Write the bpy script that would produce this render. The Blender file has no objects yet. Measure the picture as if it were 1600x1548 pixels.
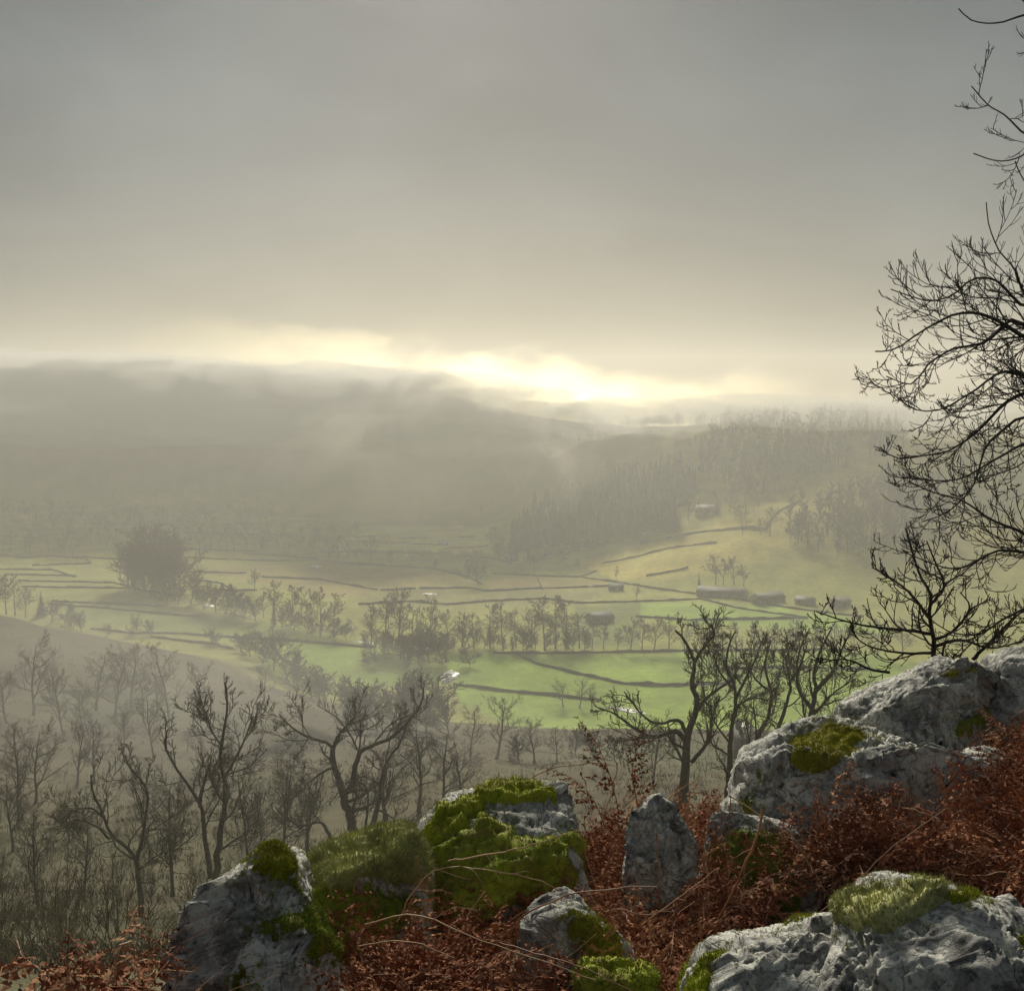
import bpy, math, random
import numpy as np
from mathutils import Vector

# ------------------------------------------------------------------ camera, sky, sun, exposure
SC = bpy.context.scene
COL = SC.collection
CAMZ = 100.0
F = 1715.0                      # focal length in photograph pixels (1600 x 1548)
HOR = 620.0                     # row of the horizon in the photograph
PITCH = math.atan((774.0 - HOR) / F)
cam_d = bpy.data.cameras.new('camera')
cam_d.sensor_fit = 'HORIZONTAL'
cam_d.sensor_width = 36.0
cam_d.lens = 36.0 * F / 1600.0
cam_d.clip_start = 0.05
cam_d.clip_end = 20000
cam = bpy.data.objects.new('camera', cam_d)
COL.objects.link(cam)
cam.location = (0, 0, CAMZ)
cam.rotation_euler = (math.pi / 2 - PITCH, 0, 0)
SC.camera = cam

SUN_EL = math.radians(28.0)
SUN_AZ = math.radians(-3.0)     # measured from +Y towards +X
sd = bpy.data.lights.new('sun', 'SUN')
sd.energy = 1.2
sd.angle = math.radians(14.0)
sd.color = (1.0, 0.925, 0.75)
sun = bpy.data.objects.new('sun', sd)
COL.objects.link(sun)
sdir = Vector((math.sin(SUN_AZ) * math.cos(SUN_EL), math.cos(SUN_AZ) * math.cos(SUN_EL), math.sin(SUN_EL)))
sun.rotation_euler = (-sdir).to_track_quat('-Z', 'Y').to_euler()
sun.location = sdir * 500

HAZE_DENSITY = 0.00048
HAZE_G = 0.38
HAZE_TOP = 163.0

def build_world():
    w = bpy.data.worlds.new('World')
    SC.world = w
    w.use_nodes = True
    nt = w.node_tree
    N, L = nt.nodes, nt.links
    N.clear()
    out = N.new('ShaderNodeOutputWorld')
    bg = N.new('ShaderNodeBackground')
    L.new(bg.outputs[0], out.inputs[0])
    def val(x):
        n = N.new('ShaderNodeValue'); n.outputs[0].default_value = x; return n.outputs[0]
    def M(op, a, b=None, c=None, clamp=False):
        n = N.new('ShaderNodeMath'); n.operation = op; n.use_clamp = clamp
        for i, v in enumerate((a, b, c)):
            if v is None: continue
            if isinstance(v, (int, float)): n.inputs[i].default_value = v
            else: L.new(v, n.inputs[i])
        return n.outputs[0]
    def smooth(x, lo, hi):
        n = N.new('ShaderNodeMapRange'); n.interpolation_type = 'SMOOTHSTEP'
        L.new(x, n.inputs[0]); n.inputs[1].default_value = lo; n.inputs[2].default_value = hi
        return n.outputs[0]
    def mix(f, a, b):
        n = N.new('ShaderNodeMix'); n.data_type = 'RGBA'
        if isinstance(f, (int, float)): n.inputs[0].default_value = f
        else: L.new(f, n.inputs[0])
        for i, v in ((6, a), (7, b)):
            if isinstance(v, tuple): n.inputs[i].default_value = (*v, 1)
            else: L.new(v, n.inputs[i])
        return n.outputs[2]
    tc = N.new('ShaderNodeTexCoord')
    sep = N.new('ShaderNodeSeparateXYZ'); L.new(tc.outputs['Generated'], sep.inputs[0])
    x, y, z = sep.outputs
    el = M('ARCSINE', z)
    az = M('ARCTAN2', x, y)
    daz = M('SUBTRACT', az, SUN_AZ)
    # wispy layered cloud: noise in direction space, stretched along the horizon
    mp = N.new('ShaderNodeMapping'); L.new(tc.outputs['Generated'], mp.inputs[0])
    mp.inputs['Scale'].default_value = (1.0, 1.0, 2.3)
    def noise(scale, detail, vec, rough=0.5, dist=0.0):
        n = N.new('ShaderNodeTexNoise'); n.inputs['Scale'].default_value = scale
        n.inputs['Detail'].default_value = detail; n.inputs['Roughness'].default_value = rough
        n.inputs['Distortion'].default_value = dist
        L.new(vec, n.inputs['Vector']); return n.outputs[0]
    n1 = noise(1.9, 3, mp.outputs[0], 0.45)
    n2 = noise(5.5, 5, mp.outputs[0], 0.55, 0.4)
    n3 = noise(16.0, 4, mp.outputs[0], 0.5, 0.3)
    # grey cloud deck: lighter towards the horizon, mottled
    deck = mix(smooth(el, 0.0, 0.34), (0.030, 0.0285, 0.0245), (0.019, 0.0225, 0.0225))
    mott = M('ADD', M('MULTIPLY', M('SUBTRACT', n1, 0.5), 2.0), M('ADD', M('MULTIPLY', M('SUBTRACT', n2, 0.5), 1.1), 1.0))
    vm = N.new('ShaderNodeVectorMath'); vm.operation = 'SCALE'
    L.new(deck, vm.inputs[0]); L.new(mott, vm.inputs['Scale'])
    deck = vm.outputs[0]
    # broad warm light where the sun stands behind the cloud
    g = M('ADD', M('POWER', M('DIVIDE', M('SUBTRACT', daz, 0.06), 0.34), 2.0), M('POWER', M('DIVIDE', M('SUBTRACT', el, 0.02), 0.13), 2.0))
    glow = M('EXPONENT', M('MULTIPLY', g, -1.0))
    # ragged gap under the deck, just above the hills
    edge = M('ADD', el, M('ADD', M('MULTIPLY', M('SUBTRACT', n2, 0.5), 0.06), M('MULTIPLY', M('SUBTRACT', n3, 0.5), 0.05)))
    edge = M('ADD', edge, M('MULTIPLY', daz, 0.10))
    gap = M('SUBTRACT', 1.0, smooth(edge, 0.005, 0.052))
    azf = M('EXPONENT', M('MULTIPLY', M('POWER', M('DIVIDE', M('SUBTRACT', daz, 0.08), 0.20), 2.0), -1.0))
    gap = M('MULTIPLY', gap, azf)
    add1 = N.new('ShaderNodeVectorMath'); add1.operation = 'SCALE'
    add1.inputs[0].default_value = (0.030, 0.025, 0.015); L.new(glow, add1.inputs['Scale'])
    add2 = N.new('ShaderNodeVectorMath'); add2.operation = 'SCALE'
    add2.inputs[0].default_value = (0.68, 0.56, 0.27); L.new(gap, add2.inputs['Scale'])
    s1 = N.new('ShaderNodeVectorMath'); L.new(deck, s1.inputs[0]); L.new(add1.outputs[0], s1.inputs[1])
    s2 = N.new('ShaderNodeVectorMath'); L.new(s1.outputs[0], s2.inputs[0]); L.new(add2.outputs[0], s2.inputs[1])
    sky = N.new('ShaderNodeTexSky'); sky.sky_type = 'NISHITA'; sky.sun_disc = False
    sky.sun_elevation = SUN_EL; sky.sun_rotation = SUN_AZ
    sk = N.new('ShaderNodeVectorMath'); sk.operation = 'SCALE'
    L.new(sky.outputs[0], sk.inputs[0]); sk.inputs['Scale'].default_value = 0.06
    fin = mix(0.965, sk.outputs[0], s2.outputs[0])
    L.new(fin, bg.inputs[0]); bg.inputs[1].default_value = 1.0
    w.cycles.sampling_method = 'MANUAL'; w.cycles.sample_map_resolution = 1024
build_world()

SC.view_settings.view_transform = 'Standard'
SC.view_settings.look = 'None'
SC.view_settings.exposure = 2.05
SC.view_settings.gamma = 1.0
SC.view_settings.use_curve_mapping = False
SC.cycles.max_bounces = 5
SC.cycles.diffuse_bounces = 2
SC.cycles.glossy_bounces = 2
SC.cycles.transmission_bounces = 2
SC.cycles.transparent_max_bounces = 4
SC.cycles.volume_bounces = 2
SC.cycles.use_denoising = True
SC.cycles.use_adaptive_sampling = False
SC.cycles.sample_clamp_indirect = 6.0

# ------------------------------------------------------------------ small numeric helpers
cp, sp = math.cos(PITCH), math.sin(PITCH)
def at(px, py, Y):
    """point seen at photograph pixel (px, py) whose forward distance is Y metres"""
    a = (px - 800.0) / F
    b = (774.0 - py) / F
    dy = cp + sp * b
    dz = -sp + cp * b
    s = Y / dy
    return np.array([a * s, Y, CAMZ + dz * s])
def pix(p):
    p = np.asarray(p, float)
    x, y, z = p[..., 0], p[..., 1], p[..., 2] - CAMZ
    fw = y * cp - z * sp
    up = y * sp + z * cp
    fw = np.where(np.abs(fw) < 1e-4, 1e-4, fw)
    return 800 + F * x / fw, 774 - F * up / fw

def _hash(ix, iy, iz, seed):
    h = (ix * 374761393 + iy * 668265263 + iz * 2147483647 + seed * 1274126177) & 0xFFFFFFFF
    h = ((h ^ (h >> 13)) * 1274126177) & 0xFFFFFFFF
    h = ((h ^ (h >> 16)) * 2246822519) & 0xFFFFFFFF
    return (h ^ (h >> 15)) & 0xFFFFFFFF
GR = np.random.RandomState(5).normal(size=(256, 3))
GR /= np.linalg.norm(GR, axis=1)[:, None]
def gnoise(p, seed=0):
    p = np.asarray(p, float)
    i = np.floor(p).astype(np.int64)
    f = p - i
    u = f * f * f * (f * (f * 6 - 15) + 10)
    r = 0.0
    for dx in (0, 1):
        wx = u[..., 0] if dx else 1 - u[..., 0]
        for dy in (0, 1):
            wy = u[..., 1] if dy else 1 - u[..., 1]
            for dz in (0, 1):
                wz = u[..., 2] if dz else 1 - u[..., 2]
                g = GR[_hash(i[..., 0] + dx, i[..., 1] + dy, i[..., 2] + dz, seed) & 255]
                d = g[..., 0] * (f[..., 0] - dx) + g[..., 1] * (f[..., 1] - dy) + g[..., 2] * (f[..., 2] - dz)
                r = r + wx * wy * wz * d
    return r * 1.6
def fbm(p, octv=4, seed=0, gain=0.5, lac=2.03):
    p = np.asarray(p, float)
    a, r = 1.0, 0.0
    for o in range(octv):
        r = r + a * gnoise(p, seed + o * 17)
        p = p * lac + 13.7
        a *= gain
    return r
def inpoly(px, py, poly):
    poly = np.asarray(poly, float)
    r = np.zeros(np.shape(px), bool)
    n = len(poly)
    for k in range(n):
        x0, y0 = poly[k]; x1, y1 = poly[(k + 1) % n]
        if y0 == y1: continue
        c = ((y0 > py) != (y1 > py)) & (px < (x1 - x0) * (py - y0) / (y1 - y0) + x0)
        r ^= c
    return r

# ------------------------------------------------------------------ object helpers
def mesh_np(name, V, *faces, smooth=True):
    """one mesh from a vertex array and face arrays (each (n,3) or (n,4))"""
    V = np.asarray(V, np.float32)
    me = bpy.data.meshes.new(name)
    loops, starts, tot = [], [], 0
    for f in faces:
        f = np.asarray(f, np.int32)
        if f.size == 0: continue
        k = f.shape[1]
        loops.append(f.ravel()); starts.append(tot + np.arange(len(f)) * k); tot += f.size
    loops = np.concatenate(loops); starts = np.concatenate(starts)
    me.vertices.add(len(V)); me.vertices.foreach_set('co', V.ravel())
    me.loops.add(len(loops)); me.loops.foreach_set('vertex_index', loops)
    me.polygons.add(len(starts)); me.polygons.foreach_set('loop_start', starts.astype(np.int32))
    if smooth: me.polygons.foreach_set('use_smooth', np.ones(len(starts), bool))
    me.update(calc_edges=True)
    return me
def obj(name, me, mat=None, parent=None, loc=None):
    o = bpy.data.objects.new(name, me)
    COL.objects.link(o)
    if mat is not None and not me.materials: me.materials.append(mat)
    if parent is not None: o.parent = parent
    if loc is not None: o.location = loc
    return o
def tag(o, label, cat, group=None, kind=None):
    o['label'] = label; o['category'] = cat
    if group: o['group'] = group
    if kind: o['kind'] = kind
    return o
def struct(o, label=None):
    o['kind'] = 'structure'
    if label: o['label'] = label
    return o
def thing(name, label, cat, loc=(0, 0, 0), rz=0.0, group=None, scale=1.0):
    o = bpy.data.objects.new(name, None)
    COL.objects.link(o)
    o.empty_display_size = 0.2
    o.location = loc; o.rotation_euler = (0, 0, rz); o.scale = (scale,) * 3
    return tag(o, label, cat, group)
def ordinal(i):
    w = ['first', 'second', 'third', 'fourth', 'fifth', 'sixth', 'seventh', 'eighth', 'ninth', 'tenth', 'eleventh', 'twelfth',
         'thirteenth', 'fourteenth', 'fifteenth', 'sixteenth', 'seventeenth', 'eighteenth', 'nineteenth', 'twentieth']
    if i < 20: return w[i]
    t = {2: 'twenty', 3: 'thirty', 4: 'forty', 5: 'fifty', 6: 'sixty'}[(i + 1) // 10]
    return t + ('th' if (i + 1) % 10 == 0 else '-' + w[(i + 1) % 10 - 1])

class Mat:
    """little node-material builder"""
    def __init__(s, name, rough=0.9, spec=0.3):
        s.m = bpy.data.materials.new(name); s.m.use_nodes = True
        s.nt = s.m.node_tree; s.N = s.nt.nodes; s.L = s.nt.links
        s.b = s.N['Principled BSDF']
        s.b.inputs['Roughness'].default_value = rough
        s.b.inputs['Specular IOR Level'].default_value = spec
        s.tc = s.N.new('ShaderNodeTexCoord')
        s.vec = s.tc.outputs['Object']
    def _in(s, sock, v):
        if isinstance(v, (int, float)): sock.default_value = v
        elif isinstance(v, tuple): sock.default_value = (*v, 1) if len(v) == 3 else v
        else: s.L.new(v, sock)
    def noise(s, scale, detail=4, rough=0.55, dist=0.0, vec=None):
        n = s.N.new('ShaderNodeTexNoise'); n.inputs['Scale'].default_value = scale
        n.inputs['Detail'].default_value = detail; n.inputs['Roughness'].default_value = rough
        n.inputs['Distortion'].default_value = dist
        s.L.new(vec or s.vec, n.inputs['Vector']); return n.outputs[0]
    def voro(s, scale, feature='F1', rand=1.0, vec=None):
        n = s.N.new('ShaderNodeTexVoronoi'); n.feature = feature
        n.inputs['Scale'].default_value = scale; n.inputs['Randomness'].default_value = rand
        s.L.new(vec or s.vec, n.inputs['Vector']); return n.outputs[0]
    def mapping(s, scale=(1, 1, 1), rot=(0, 0, 0)):
        n = s.N.new('ShaderNodeMapping'); n.inputs['Scale'].default_value = scale; n.inputs['Rotation'].default_value = rot
        s.L.new(s.vec, n.inputs[0]); return n.outputs[0]
    def ramp(s, x, *stops):
        n = s.N.new('ShaderNodeValToRGB'); e = n.color_ramp.elements
        while len(e) < len(stops): e.new(0.5)
        for k, (p, c) in enumerate(stops):
            e[k].position = p; e[k].color = (*c, 1) if isinstance(c, tuple) else (c, c, c, 1)
        s.L.new(x, n.inputs[0]); return n.outputs[0]
    def mix(s, f, a, b, mode='MIX'):
        n = s.N.new('ShaderNodeMix'); n.data_type = 'RGBA'; n.blend_type = mode
        s._in(n.inputs[0], f); s._in(n.inputs[6], a); s._in(n.inputs[7], b); return n.outputs[2]
    def math(s, op, a, b=0.0, clamp=False):
        n = s.N.new('ShaderNodeMath'); n.operation = op; n.use_clamp = clamp
        s._in(n.inputs[0], a); s._in(n.inputs[1], b); return n.outputs[0]
    def rnd(s):
        return s.N.new('ShaderNodeNewGeometry').outputs['Random Per Island']
    def orand(s):
        return s.N.new('ShaderNodeObjectInfo').outputs['Random']
    def attr(s, name):
        n = s.N.new('ShaderNodeAttribute'); n.attribute_name = name; return n.outputs['Color']
    def color(s, c): s._in(s.b.inputs['Base Color'], c); return s
    def rough(s, c): s._in(s.b.inputs['Roughness'], c); return s
    def bump(s, h, strength=0.5, dist=0.02):
        n = s.N.new('ShaderNodeBump'); n.inputs['Strength'].default_value = strength; n.inputs['Distance'].default_value = dist
        s.L.new(h, n.inputs['Height'])
        if s.b.inputs['Normal'].is_linked:
            s.L.new(s.b.inputs['Normal'].links[0].from_socket, n.inputs['Normal'])
        s.L.new(n.outputs[0], s.b.inputs['Normal']); return s

# ------------------------------------------------------------------ materials
def make_materials():
    R = {}
    m = Mat('terrain_grass', 0.95, 0.1)
    n = m.noise(0.35, 6, 0.62); n2 = m.noise(2.6, 5, 0.6); n3 = m.noise(0.05, 4, 0.5)
    c = m.attr('ground_colour')
    c = m.mix(0.55, c, m.ramp(n, (0.3, 0.35), (0.7, 0.68)), 'OVERLAY')
    c = m.mix(0.35, c, m.ramp(n2, (0.3, 0.3), (0.7, 0.7)), 'OVERLAY')
    c = m.mix(0.6, c, m.ramp(n3, (0.35, 0.36), (0.65, 0.62)), 'OVERLAY')
    m.color(c); m.bump(n2, 0.4, 0.12); R['ground'] = m.m
    m = Mat('limestone', 0.85, 0.3)
    wob = m.N.new('ShaderNodeVectorMath'); wob.operation = 'MULTIPLY_ADD'
    nz = m.N.new('ShaderNodeTexNoise'); nz.inputs['Scale'].default_value = 5.0; nz.inputs['Detail'].default_value = 5.0
    m.L.new(m.vec, nz.inputs['Vector']); m.L.new(nz.outputs['Color'], wob.inputs[0]); wob.inputs[1].default_value = (0.22, 0.22, 0.22); m.L.new(m.vec, wob.inputs[2])
    wv = wob.outputs[0]
    n = m.noise(3.0, 8, 0.62, 0.3); nf = m.noise(42, 6, 0.72); n4 = m.noise(13, 6, 0.66, 0.6)
    base = m.ramp(n, (0.32, (0.16, 0.16, 0.157)), (0.47, (0.325, 0.322, 0.313)), (0.62, (0.50, 0.495, 0.475)))
    base = m.mix(0.6, base, m.ramp(n4, (0.34, 0.16), (0.5, 0.5), (0.66, 0.82)), 'OVERLAY')
    base = m.mix(0.6, base, m.ramp(nf, (0.34, 0.18), (0.66, 0.8)), 'OVERLAY')
    li = m.noise(6.0, 7, 0.64, 0.9); li2 = m.noise(55, 4, 0.62)
    lf = m.math('MULTIPLY', m.ramp(li, (0.48, 0.0), (0.53, 1.0)), m.ramp(li2, (0.40, 0.0), (0.50, 1.0)))
    base = m.mix(m.math('MULTIPLY', lf, 0.85), base, (0.66, 0.66, 0.61))
    dk = m.ramp(m.noise(6.0, 8, 0.7, 1.4), (0.36, 1.0), (0.43, 0.0))
    base = m.mix(m.math('MULTIPLY', dk, 0.85), base, (0.05, 0.05, 0.046))
    ve = m.voro(2.2, 'DISTANCE_TO_EDGE', vec=wv); ve2 = m.voro(9.5, 'DISTANCE_TO_EDGE', vec=wv)
    c1 = m.math('MULTIPLY', m.ramp(ve, (0.0, 1.0), (0.018, 0.0)), m.ramp(n4, (0.42, 0.0), (0.52, 1.0))); c2 = m.math('MULTIPLY', m.ramp(ve2, (0.0, 1.0), (0.03, 0.0)), m.ramp(n, (0.45, 0.0), (0.55, 1.0)))
    ck = m.math('MAXIMUM', c1, c2)
    base = m.mix(m.math('MULTIPLY', ck, 0.55), base, (0.035, 0.034, 0.030))
    gl = m.ramp(m.noise(2.4, 5, 0.6, 0.5), (0.54, 0.0), (0.68, 1.0))
    base = m.mix(m.math('MULTIPLY', gl, 0.35), base, (0.17, 0.18, 0.06))
    m.color(base)
    m.bump(m.math('SUBTRACT', 1.0, ck), 0.6, 0.015); m.bump(n4, 0.5, 0.02); m.bump(nf, 0.8, 0.010); m.bump(m.noise(140, 3, 0.6), 0.4, 0.002)
    R['rock'] = m.m
    def blade(name, c0, c1, c2, rough=0.8, sc=7.0, brown=None, tone=False):
        m = Mat(name, rough, 0.15)
        r = m.ramp(m.rnd(), (0.0, c0), (0.55, c1), (1.0, c2))
        n = m.ramp(m.noise(sc, 4, 0.6), (0.3, 0.28), (0.7, 0.74))
        c = m.mix(0.8, r, n, 'OVERLAY')
        if brown:
            c = m.mix(m.math('MULTIPLY', m.ramp(m.noise(13.0, 5, 0.62, 0.4), (0.50, 0.0), (0.62, 1.0)), 0.75), c, brown)
        if tone:
            t = m.ramp(m.attr('tone'), (0.0, c0), (0.55, c1), (1.0, c2))
            c = m.mix(0.7, c, t)
        m.color(c)
        return m.m
    R['moss'] = blade('moss', (0.15, 0.19, 0.012), (0.30, 0.33, 0.02), (0.48, 0.47, 0.05), brown=(0.21, 0.17, 0.045))
    R['moss_dark'] = blade('moss_dark', (0.09, 0.14, 0.012), (0.20, 0.26, 0.02), (0.36, 0.39, 0.04), brown=(0.21, 0.17, 0.045))
    R['moss_gold'] = blade('moss_gold', (0.16, 0.17, 0.012), (0.31, 0.29, 0.02), (0.48, 0.42, 0.05))
    R['turf'] = blade('turf', (0.19, 0.21, 0.06), (0.34, 0.35, 0.13), (0.56, 0.54, 0.30))
    R['bracken'] = blade('dead_bracken', (0.095, 0.034, 0.018), (0.27, 0.085, 0.037), (0.52, 0.275, 0.145), 0.85, 2.6, tone=True)
    R['bent'] = blade('bent_grass', (0.085, 0.070, 0.038), (0.15, 0.125, 0.068), (0.18, 0.175, 0.085), 0.9, 0.08)
    m = Mat('bracken_stalk', 0.6, 0.3)
    c = m.ramp(m.noise(9, 4), (0.3, (0.20, 0.075, 0.04)), (0.7, (0.46, 0.24, 0.13)))
    m.color(c); R['stalk'] = m.m
    m = Mat('bracken_straw', 0.7, 0.25)
    m.color(m.ramp(m.rnd(), (0.0, (0.10, 0.035, 0.02)), (0.5, (0.27, 0.105, 0.05)), (1.0, (0.52, 0.31, 0.18)))); R['straw'] = m.m
    m = Mat('stalk_tan', 0.6, 0.3)
    c = m.ramp(m.noise(9, 4), (0.3, (0.36, 0.19, 0.09)), (0.7, (0.62, 0.43, 0.25)))
    m.color(c); R['stalk_tan'] = m.m
    def bark(name, c0, c1, sc, bump=0.6, dist=0.02):
        m = Mat(name, 0.9, 0.15)
        n = m.noise(sc, 6, 0.65, 0.5)
        m.color(m.ramp(n, (0.3, c0), (0.7, c1)))
        if bump: m.bump(n, bump, dist)
        return m.m
    R['bark'] = bark('bark', (0.065, 0.06, 0.045), (0.18, 0.165, 0.12), 6)
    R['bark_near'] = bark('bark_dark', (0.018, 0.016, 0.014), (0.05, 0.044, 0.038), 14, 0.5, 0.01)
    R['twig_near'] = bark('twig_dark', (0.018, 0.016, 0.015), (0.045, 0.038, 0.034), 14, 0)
    R['twig'] = bark('twigs', (0.09, 0.078, 0.056), (0.17, 0.145, 0.10), 3, 0)
    R['twig_far'] = bark('twigs_far', (0.060, 0.048, 0.030), (0.105, 0.080, 0.052), 0.4, 0)
    R['twig_olive'] = bark('twigs_mossy', (0.085, 0.078, 0.042), (0.15, 0.135, 0.075), 1.2, 0)
    m = Mat('conifer_needles', 0.9, 0.1)
    m.color(m.ramp(m.rnd(), (0.0, (0.016, 0.026, 0.014)), (1.0, (0.042, 0.055, 0.026)))); R['needles'] = m.m
    m = Mat('drystone', 0.9, 0.2)
    v = m.voro(2.4); n = m.noise(1.2, 4)
    c = m.mix(0.5, m.ramp(n, (0.3, (0.075, 0.072, 0.060)), (0.7, (0.15, 0.142, 0.12))), m.ramp(v, (0.1, 0.6), (0.6, 0.3)), 'OVERLAY')
    m.color(c); m.bump(v, 0.6, 0.1); R['drystone'] = m.m
    m = Mat('house_wall', 0.9, 0.2)
    v = m.voro(1.6); n = m.noise(0.8, 5)
    m.color(m.mix(0.4, m.ramp(n, (0.3, (0.13, 0.12, 0.10)), (0.7, (0.23, 0.21, 0.175))), m.ramp(v, (0.1, 0.62), (0.6, 0.35)), 'OVERLAY')); m.bump(v, 0.5, 0.05)
    R['house_wall'] = m.m
    m = Mat('wet_slate', 0.7, 0.15)
    n = m.noise(0.9, 4); w = m.noise(3.0, 3, vec=m.mapping((1, 1, 9)))
    m.color(m.mix(0.3, m.ramp(n, (0.3, (0.07, 0.07, 0.07)), (0.7, (0.13, 0.125, 0.115))), m.ramp(w, (0.3, 0.3), (0.7, 0.7)), 'OVERLAY'))
    m.rough(m.ramp(n, (0.3, 0.6), (0.7, 0.85))); R['slate'] = m.m
    m = Mat('dark_glass', 0.1, 0.6); m.color(m.ramp(m.orand(), (0, 0.01), (1, 0.03))); R['glass'] = m.m
    m = Mat('door_paint', 0.6, 0.3); m.color(m.ramp(m.noise(3), (0.3, (0.05, 0.04, 0.03)), (0.7, (0.09, 0.07, 0.05)))); R['door'] = m.m
    m = Mat('river_water', 0.12, 0.6)
    m.b.inputs['IOR'].default_value = 1.33
    rf = m.ramp(m.noise(0.55, 5, 0.65, 0.6), (0.44, 0.0), (0.54, 1.0))     # white riffles, also painted in for the sky's glint on the water
    m.color(m.mix(rf, m.ramp(m.noise(0.05), (0.3, (0.02, 0.022, 0.017)), (0.7, (0.04, 0.04, 0.03))), (0.82, 0.83, 0.80)))
    m.rough(m.math('ADD', m.math('MULTIPLY', rf, 0.4), 0.12))
    m.bump(m.noise(0.8, 4, 0.6), 0.5, 0.3); R['water'] = m.m
    m = Mat('fleece', 0.95, 0.1); m.color(m.ramp(m.noise(9), (0.3, (0.55, 0.52, 0.45)), (0.7, (0.72, 0.70, 0.63)))); R['fleece'] = m.m
    return R
MT = make_materials()

# ------------------------------------------------------------------ terrain height
ANCH = []
def far(D): return D if D < 40 else 171500.0 / (137200.0 / D + 70.0)
def A(px, py, D): ANCH.append(at(px, py, far(D)))
def AZ(px, D, z):
    if D < 40: z = z + 20.0 - 0.0408 * D
    D = far(D); p = at(px, HOR, D); ANCH.append(np.array([p[0], D, z]))
# the knoll in front of the camera
for x, y, z in ((0, 0, 78.35), (-2, 0, 78.35), (2, 0, 78.5), (0, -3, 78.8), (-4, -2, 78.4), (4, -2, 78.9), (0, 1.5, 78.3), (-2, 1.8, 78.15), (2, 1.8, 78.4)):
    ANCH.append(np.array([x, y, z + 20.0 - 0.04 * max(y, 0)], float))
for px, D, z in ((-300, 2.9, 78.1), (0, 3.0, 78.25), (250, 3.2, 78.2), (120, 2.4, 78.3), (500, 4.2, 77.62), (700, 4.9, 77.58), (900, 5.3, 77.72), (1000, 4.5, 77.74),
                 (1100, 5.6, 77.68), (1300, 6, 77.8), (1450, 6.5, 78.0), (1600, 6.5, 77.95), (1900, 7, 77.95), (800, 3, 77.98), (1200, 3, 78.02),
                 (1600, 3, 78.4), (1400, 4.5, 77.92), (1600, 9, 76.8), (1350, 8.5, 77.5), (2200, 10, 77.2),
                 (-400, 4.4, 77.0), (0, 4.6, 76.9), (300, 4.9, 76.9), (600, 6.1, 76.9), (850, 7.2, 76.9), (1050, 8.2, 76.6), (1250, 9.8, 75.8), (1500, 11.5, 75.8), (2000, 14, 75.3)):
    AZ(px, D, z)
for px in (-400, 0, 300, 600, 850, 1100, 1350, 1600, 2100):
    r = px > 900
    AZ(px, 14, 72.8 if r else 71.6); AZ(px, 26, 68.6 if r else 66.0)
for c in ((-450, (1500, 45), (1350, 80), (1180, 150), (1040, 250), (940, 330)),
          (-150, (1490, 45), (1350, 78), (1190, 140), (1060, 220), (955, 300)),
          (0, (1480, 45), (1380, 65), (1290, 90), (1204, 130), (1110, 190), (1040, 235), (960, 290)),
          (125, (1480, 45), (1390, 65), (1290, 95), (1205, 135), (1110, 195), (1040, 245), (988, 310)),
          (250, (1480, 45), (1400, 62), (1300, 95), (1200, 140), (1115, 200), (1055, 260), (1010, 325)),
          (450, (1420, 55), (1300, 92), (1200, 140), (1140, 190), (1092, 262)),
          (600, (1300, 92), (1210, 135), (1160, 185), (1125, 250)),
          (800, (1300, 85), (1200, 135), (1165, 175), (1135, 235)),
          (1000, (1300, 70), (1220, 110), (1170, 165), (1140, 230)),
          (1200, (1270, 62), (1210, 105), (1160, 170), (1140, 230)),
          (1500, (1250, 62), (1200, 105), (1160, 165), (1140, 230)),
          (2000, (1230, 62), (1180, 105), (1140, 165), (1120, 230))):
    for py, D in c[1:]: A(c[0], py, D)
# valley floor
for px, Ds in ((-500, (640, 760, 950, 1150, 1300)), (-200, (600, 760, 950, 1150, 1300)), (0, (440, 520, 640, 800, 1000, 1150, 1300)), (150, (430, 520, 640, 800, 1000, 1150, 1300)),
               (300, (410, 500, 640, 800, 1000, 1150, 1300)), (450, (345, 420, 520, 640, 800, 1000, 1150, 1280)), (600, (322, 400, 500, 640, 800, 1000, 1150, 1260)),
               (750, (308, 370, 450, 550, 680, 820, 1000, 1150)), (820, (305, 360, 430, 520, 620, 740, 820)), (950, (305, 360, 430, 520, 620, 700)),
               (1100, (305, 360, 430, 520, 590)), (1250, (305, 360, 430, 500, 545)), (1400, (310, 360, 430, 500)), (1600, (315, 370, 430, 480)), (2000, (320, 380, 430))):
    for D in Ds: AZ(px, D, 0.0)
# right-hand hill and the ridges that close the valley
for a in ((1000, 845, 760), (1200, 802, 740), (1100, 862, 665), (1340, 742, 840), (1400, 884, 600), (1500, 805, 700), (1600, 905, 560), (1600, 765, 800), (2000, 880, 560), (2000, 740, 760),
          (860, 815, 950), (950, 775, 950), (1050, 762, 960), (1200, 700, 980), (1350, 680, 980), (1500, 690, 960),
          (870, 715, 1480), (910, 690, 1420), (1000, 680, 1330), (1090, 668, 1230), (1200, 662, 1150), (1320, 662, 1150), (1450, 668, 1150), (1700, 650, 1150), (2100, 620, 1150),
          (820, 690, 1560), (750, 640, 1560), (650, 615, 1560), (560, 622, 1580), (460, 605, 1600), (300, 592, 1640), (0, 576, 1660), (-300, 568, 1660), (-700, 562, 1660),
          (780, 760, 1330), (650, 715, 1400), (450, 705, 1430), (200, 690, 1460), (-100, 680, 1480), (-500, 660, 1480)):
    A(*a)
for px, z in ((-700, 125), (0, 120), (500, 85), (800, 35), (1000, 40), (1300, 45), (1700, 60), (2200, 80)):
    p = at(px, HOR, 1500); ANCH.append(np.array([p[0], 1500.0, z]))
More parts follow.
